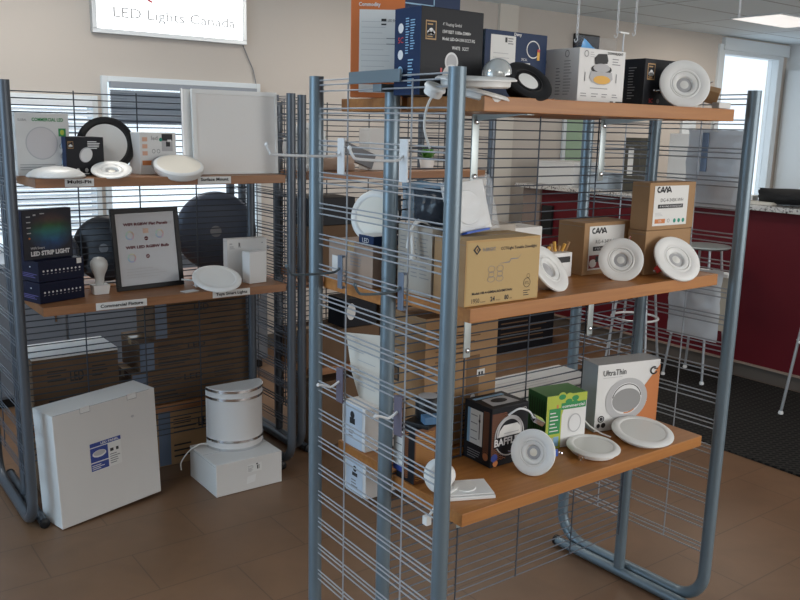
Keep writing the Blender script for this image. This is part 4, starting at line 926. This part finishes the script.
o = MB().box((-.46, YG+.03, ZR+.302), (-.08, YG+.28, ZR+.316), WCARD2, .002).build('foam_sheet'); o.location = (0, 0, 0); tag(o, 'pale foam sheet lying on the dark brown carton behind the left unit', 'foam')
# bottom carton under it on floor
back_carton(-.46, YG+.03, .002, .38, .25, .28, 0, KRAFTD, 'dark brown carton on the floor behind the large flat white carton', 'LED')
cabm = mat('grey_cabinet_paint', (.16, .175, .20), .5)
t = empty('added_cabinet', (-1.3, 3.62, 0), 'low grey cabinet added to darken the back wall below the blinds', 'cabinet')  # cabinet added to darken the wall area behind the left unit
MB().box((0, 0, .06), (2.7, .44, .84), cabm, .004).box((.03, .03, 0), (2.67, .42, .06), BLACK).box((-.01, -.015, .84), (2.71, .45, .865), mat('cabinet_top', (.30, .32, .35), .4), .002).build('body', t)
for i in range(4):
    d = MB().box((.01+i*.672, -.018, .08), (.664+i*.672, -.001, .82), cabm, .003).build('door', t)
    MB().box((.60+i*.672, -.030, .50), (.612+i*.672, -.018, .64), CHROME, .002).build('handle', d)
# round high bay lights on rear shelf
def highbay(x, y, z, r, az, el, label, m, m2):
    t = empty('high_bay_light', (x, y, z), label, 'light', None, quat_for(az, el))
    MB().lathe([(0, .014), (.25*r, .016), (.8*r, .012), (.96*r, .004), (r, -.006), (r, -.02), (.9*r, -.03), (.5*r, -.06), (0, -.065)], m, 56, mats=[m2, m2, m2, m, m, m, m, m]).build('housing', t)
    MB().lathe([(.0, .018), (.1*r, .0175), (.14*r, .0155)], GREY, 24).build('centre_badge', t)
    fn = MB()
    for i in range(24):
        a = i*math.pi/12; fn.box((.3*r, -.0015, -.052), (.86*r, .0015, -.03), m, 0, Matrix.Rotation(a, 4, 'Z'))
    fn.build('cooling_fins', t); return t
DB = mat('dark_blue_steel', (.085, .10, .135), .4, .4); DB2 = mat('dark_glossy_lens', (.07, .085, .12), .35, .3)
highbay(.475, YG+.14, Z5+.205, .200, -25, 5, "large dark blue grey round light behind the flat white box of the left unit", DB, DB2)
highbay(-.09, YG+.12, Z5+.158, .152, -35, 8, 'black finned round high bay light behind the light bulb', BLACK, mat('dark_fin', (.03, .03, .035), .3, .3))
highbay(-.33, YG+.16, Z5+.138, .132, -20, 4, 'grey round light behind the strip light boxes of the left unit', mat('mid_grey_steel', (.16, .18, .21), .3, .5), DB2)
for k_ in ():
    pass

# ------------------------------------------------------------------ right-hand unit of the back row: what shows through
o = carton('green_light_box', (X3+.10, Y3+.17, Z4+.001), .14, .08, .20, 0, WCARD2, "white and green bulb box on the upper shelf of the back row unit", seam=False)
f = front(.14, .1, .2); f.rect(0, .12, .14, .05, GREENI, 1); f.rect(.09, .02, .05, .09, LIME, 1); f.rect(.105, .03, .025, .03, INK, 2); f.build('printed_artwork', o)
downlight('round_panel_light', 'large white round panel light leaning at the left end of the back row shelf', (X3+.06, Y3+.08, Z4+.122), .12, -55, 8, 'slim')
t = empty('solar_panel_light', (X3+.36, Y3+.12, Z4+.001), 'dark slanted panel light propped on the back row shelf', 'light', None, (0, R(20), 0))
MB().box((-.10, -.01, .05), (.12, .02, .13), mat('dark_panel', (.05, .05, .06), .3), .002).build('panel', t); MB().box((-.09, -.02, 0.005), (-.07, .03, .06), DSTEEL).build('stand', t); 
o = crumple(.22, .08, .09, mat('tan_paper', (.36, .26, .20), .8), 21).build('paper_bag', None, (X3+.25, Y3+.08, Z4+.001)); tag(o, 'crumpled tan paper bag lying on the back row shelf', 'bag')
o = carton('white_light_box', (X3+.48, Y3+.12, Z4+.001), .13, .1, .22, 0, WCARD, 'tall plain white box on the back row shelf', seam=True)
t = empty('plant_pot', (X3+.90, Y3+.16, Z4+.001), 'small green plant on the back row shelf seen behind the left shelf bracket', 'plant')
MB().lathe([(0, 0), (.035, 0), (.045, .06), (.04, .06), (0, .05)], WHITE, 24).build('pot', t)
mb = MB(); rr = random.Random(5)
for i in range(46):
    a = rr.uniform(0, 6.28); L = rr.uniform(.04, .085); e = rr.uniform(.3, 1.3); d = Vector((math.cos(a)*math.cos(e), math.sin(a)*math.cos(e), math.sin(e))); s_ = d.cross(Vector((0, 0, 1))).normalized()*.012
    b0 = Vector((0, 0, .055)); mb.add([b0, b0+d*L*.5+s_, b0+d*L, b0+d*L*.5-s_], [[0, 1, 2, 3]], mat('leaf_green', (.10, .28, .05), .5))
mb.build('foliage', t)
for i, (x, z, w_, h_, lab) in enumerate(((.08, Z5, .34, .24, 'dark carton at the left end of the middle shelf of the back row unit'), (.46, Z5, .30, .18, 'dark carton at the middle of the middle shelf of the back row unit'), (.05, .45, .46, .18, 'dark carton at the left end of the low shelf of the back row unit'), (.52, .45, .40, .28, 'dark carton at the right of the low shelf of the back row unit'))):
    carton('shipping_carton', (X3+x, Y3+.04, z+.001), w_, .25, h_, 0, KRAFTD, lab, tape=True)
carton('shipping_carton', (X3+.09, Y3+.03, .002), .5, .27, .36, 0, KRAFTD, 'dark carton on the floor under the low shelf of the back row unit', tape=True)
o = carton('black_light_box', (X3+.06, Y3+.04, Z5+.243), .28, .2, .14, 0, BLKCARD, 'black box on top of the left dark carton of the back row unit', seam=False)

o = carton('black_light_box', (X3+.285, Y3+.05, .6325), .21, .16, .155, 0, BLKCARD, 'black box with a white disc picture on the low shelf of the back row unit', seam=False)
f = front(.21, .16, .155); f.ell(.045, .085, .028, .045, WINK, 1); f.ell(.045, .085, .020, .034, LABEL, 2); f.build('printed_artwork', o)

# ================================================================== WALL SIGN
a = onY(93, 33, YB-.05); b = onY(247, 46, YB-.05)
sx0, sx1, sz0 = a.x, b.x, 2.225; sw = sx1-sx0; shh = .46
t = empty('lit_sign', (sx0, YB-.05, sz0), 'bright white lit sign reading LED Lights on the back wall above the left unit', 'sign')
ALU = mat('aluminium_frame', (.55, .58, .6), .35, .6)
mb = MB(); fb = .028
mb.box((0, 0, 0), (sw, .048, fb), ALU, .002); mb.box((0, 0, shh-fb), (sw, .048, shh), ALU, .002); mb.box((0, 0, fb), (fb, .048, shh-fb), ALU, .002); mb.box((sw-fb, 0, fb), (sw, .048, shh-fb), ALU, .002); mb.build('frame', t)
MB().box((fb, .006, fb), (sw-fb, .03, shh-fb), mat('lit_sign_face', (.97, 1, 1), .5, emit=1.25)).build('sign_face', t)
SG = mat('sign_grey_ink', (.30, .30, .31), .6, emit=.30)
f = Face((0, .005, 0), (1, 0, 0), (0, 0, 1)); f.text('LED Lights Canada', .135, .105, .064, SG, 1, w=.84, bold=-.004)
MR = mat('sign_red_ink', (.45, .05, .07), .6, emit=.25)
f.ring(.38, .345, .10, .10, .016, MR, 1, 32, R(-60), R(250)); f.poly([(.33, .238), (.35, .246), (.40, .218), (.385, .213)], MR, 2); f.poly([(.36, .42), (.40, .42), (.33, .29), (.31, .30)], MR, 2)
f.build('lettering', t)
c0 = onY(243, 46, YB-.02); pts = [onY(u, v, YB-.012) for u, v in ((243, 45), (248, 58), (253, 70), (256, 84), (257, 90))]
tw = MB().tube(smooth_path([p_-pts[0] for p_ in pts]), .004, GREY, 6).build('sign_power_cord', None, pts[0]); tag(tw, 'thin dark cord running down the wall from the lit sign', 'cable')

# ================================================================== COUNTER, MAT, STOOLS
RED = mat('burgundy_panel', (.105, .006, .011), .5, var=.05, vscale=3, spec=.25); GRAN = granite_mat()
CX = 4.10
t = empty('reception_counter', (CX, 1.2, 0), 'burgundy reception counter with a speckled granite top at the right', 'counter')
MB().box((0, -3.6, .10), (.55, 2.65, 1.19), RED, .003).build('front_panel', t)
MB().box((.012, -3.6, 0), (.5, 2.65, .10), mat('toe_kick', (.10, .082, .068), .6)).build('toe_kick', t)
MB().box((-.012, -3.6, .10), (0, 2.65, .115), mat('kick_trim', (.30, .22, .17), .5)).build('kick_trim', t)
MB().box((-.09, -3.65, 1.19), (.68, 2.70, 1.225), GRAN, .004).build('granite_top', t)
MB().box((-.02, 2.45, 0), (.58, 2.66, 1.19), mat('taupe_panel', (.25, .19, .16), .6)).build('end_post', t)
MB().box((-.025, 2.30, .80), (0, 2.42, 1.05), BLACK).build('vent', t)
# floor mat
o = MB().box((2.72, -3.5, .0), (CX-.03, 2.35, .012), mat_rubber(), .003).build('floor_mat'); tag(o, 'black ribbed floor mat in front of the burgundy counter', 'mat')
# things on the counter
o = crumple(.55, .11, .36, mat('black_cloth', (.012, .012, .013), .9), 31, 22, 12, .05).build('black_jacket', None, (CX+.18, 1.42, 1.226), R(-60)); tag(o, 'black cloth heap on the granite counter at the right edge', 'cloth')
o = MB().box((-.06, -.09, 0), (.06, .09, .05), WCARD2, .003).build('white_pad', None, (CX+.08, 1.80, 1.226), R(15)); tag(o, 'small white carton on the granite counter beside the black cloth', 'box')
o = MB().box((-.05, -.1, 0), (.05, .1, .02), CREAM, .002).build('note_pad', None, (CX-.0, 1.62, 1.226), R(8)); tag(o, 'cream note pad on the edge of the granite counter', 'pad')
t = empty('counter_monitor', (CX+.45, 2.35, 1.226), 'white back of a monitor standing on the counter behind the hanging bags', 'monitor', None, (0, 0, R(5)))
MB().box((-.02, -.33, .10), (.02, .33, .46), WCARD2, .006).build('screen_housing', t); MB().box((-.03, -.04, .01), (0.0, .04, .14), WHITEM).build('stand', t); MB().box((-.09, -.12, 0), (.09, .12, .012), WHITEM, .003).build('base', t)
t = empty('card_terminal', (CX+.2, 2.83, 1.226), 'dark upright device with a white strip on the counter', 'device')
MB().box((-.06, -.08, 0), (.06, .08, .42), mat('dark_olive_case', (.07, .065, .05), .5), .004).build('case', t); MB().box((-.066, -.02, .12), (-.061, .03, .34), WHITE).build('white_strip', t)
o = carton('white_supply_box', (CX+.05, 3.35, 1.226), .4, .42, .20, 0, WCARD2, 'white box on the far part of the counter', seam=True)
o = carton('white_supply_box', (CX+.10, 3.02, 1.226), .3, .28, .12, 0, mat('pale_blue_card', (.42, .50, .58), .6), 'pale blue box on the counter beside the dark upright device', seam=True)
# green panel, picture and papers on the wall
t = empty('wall_board', (4.80, YB-.03, 1.36), 'pale green board on the back wall seen through the nearest unit', 'board')
MB().box((-.02, 0, -.02), (.40, .025, .66), FRW, .003).build('frame', t); MB().box((.02, -.004, .02), (.36, .0, .62), mat('pale_green_board', (.30, .42, .30), .3)).build('board', t)
t = empty('wall_monitor', (4.86, YB-.05, 2.28), 'small dark monitor high on the back wall behind the hanging chains', 'monitor')
MB().box((0, 0, 0), (.32, .045, .30), BLACK, .004).build('housing', t); MB().box((.015, -.003, .015), (.305, -.0005, .285), mat('dark_screen', (.012, .02, .035), .6, spec=.1)).build('screen', t)
# stools
def stool(x, y, h, label, rz):
    t = empty('bar_stool', (x, y, 0), label, 'stool', 'grey bar stools at the counter', (0, 0, R(rz)))
    SM = mat('stool_grey_metal', (.42, .44, .46), .35, .5)
    MB().lathe([(0, h-.02), (.15, h-.02), (.17, h-.008), (.165, h), (0, h+.004)], mat('stool_seat_grey', (.33, .36, .35), .4), 40).build('seat', t)
    MB().tube([(.155*math.cos(a_), .155*math.sin(a_), h*.50) for a_ in [2*math.pi*i/28 for i in range(28)]], .008, WHITE, 8, closed=True).build('foot_ring', t)
    for i in range(4):
        a_ = math.pi/4+i*math.pi/2; c_, s_ = math.cos(a_), math.sin(a_)
        l = MB().tube([(.11*c_, .11*s_, h-.02), (.21*c_, .21*s_, .012)], .009, SM, 10).build('leg', t)
        MB().lathe([(0, 0), (.014, 0), (.016, .008), (.012, .02), (0, .022)], WHITE, 12, Matrix.Translation((.21*c_, .21*s_, 0))).build('foot_cap', l)
    return t
p1 = onZ(682, 371, .012)
pa = onZ(658, 384, .012)
stool(3.38, 2.02, .86, 'grey bar stool with a white foot ring left of the low hanging clear bag', 20).location.z = .012
pb = onZ(711, 246, .92)
stool(3.795, 1.80, .93, 'grey bar stool whose round seat shows just left of the right front post', 5).location.z = .012
q1 = onZ(780, 415, .012)
stool(q1.x+.17, q1.y-.14, .92, 'grey bar stool at the right edge of the picture', 0).location.z = .012

# ================================================================== BAGS ON THE RIGHT END GRID
def bag(label, y, z, w_, h_, m, seed, inner=None):
    t = empty('hanging_poly_bag', (W_1+.035, y, z), label, 'bag', 'clear bags hung on the right end grid of the nearest unit')
    crumple(w_, h_, .04, m, seed, amp=.02).build('bag', t, (0, 0, -h_), R(-90+2))
    MB().tube([(-.030, 0, .02), (-.03, 0, .0), (0, 0, -.006)], .003, HW, 6).build('hook', t)
    if inner:
        MB().box((.004, -w_*.36, -h_*.9), (.016, w_*.36, -h_*.35), inner, .002).build('white_product', t)
    return t
bag("large clear bag of white parts hung high on the right end grid", .14, 1.70, .22, .26, HAZYP, 3, WCARD2)
bag('clear bag with white papers hung low on the right end grid below the middle shelf', .17, 1.225, .20, .25, HAZYP, 8, WCARD2)
t = empty('display_hook', (W_1+.012, .17, 1.62), 'blue grey hook strip holding the upper clear bag on the right end grid', 'hook')
MB().box((0, -.012, -.06), (.004, .012, .07), HB, .001).build('hook_plate', t)
p_ = onX(712, 270, 1.32)
t = empty('paper_stack', (W_1+.045, .135, 1.205), 'white parts tray tucked against the outside of the right end grid', 'tray')
MB().box((0, -.08, 0), (.05, .06, .012), WCARD2, .002).build('tray_top', t); MB().box((.012, -.075, -.19), (.04, -.02, 0), mat('beige_part', (.52, .47, .38), .6), .002).build('tray_body', t)
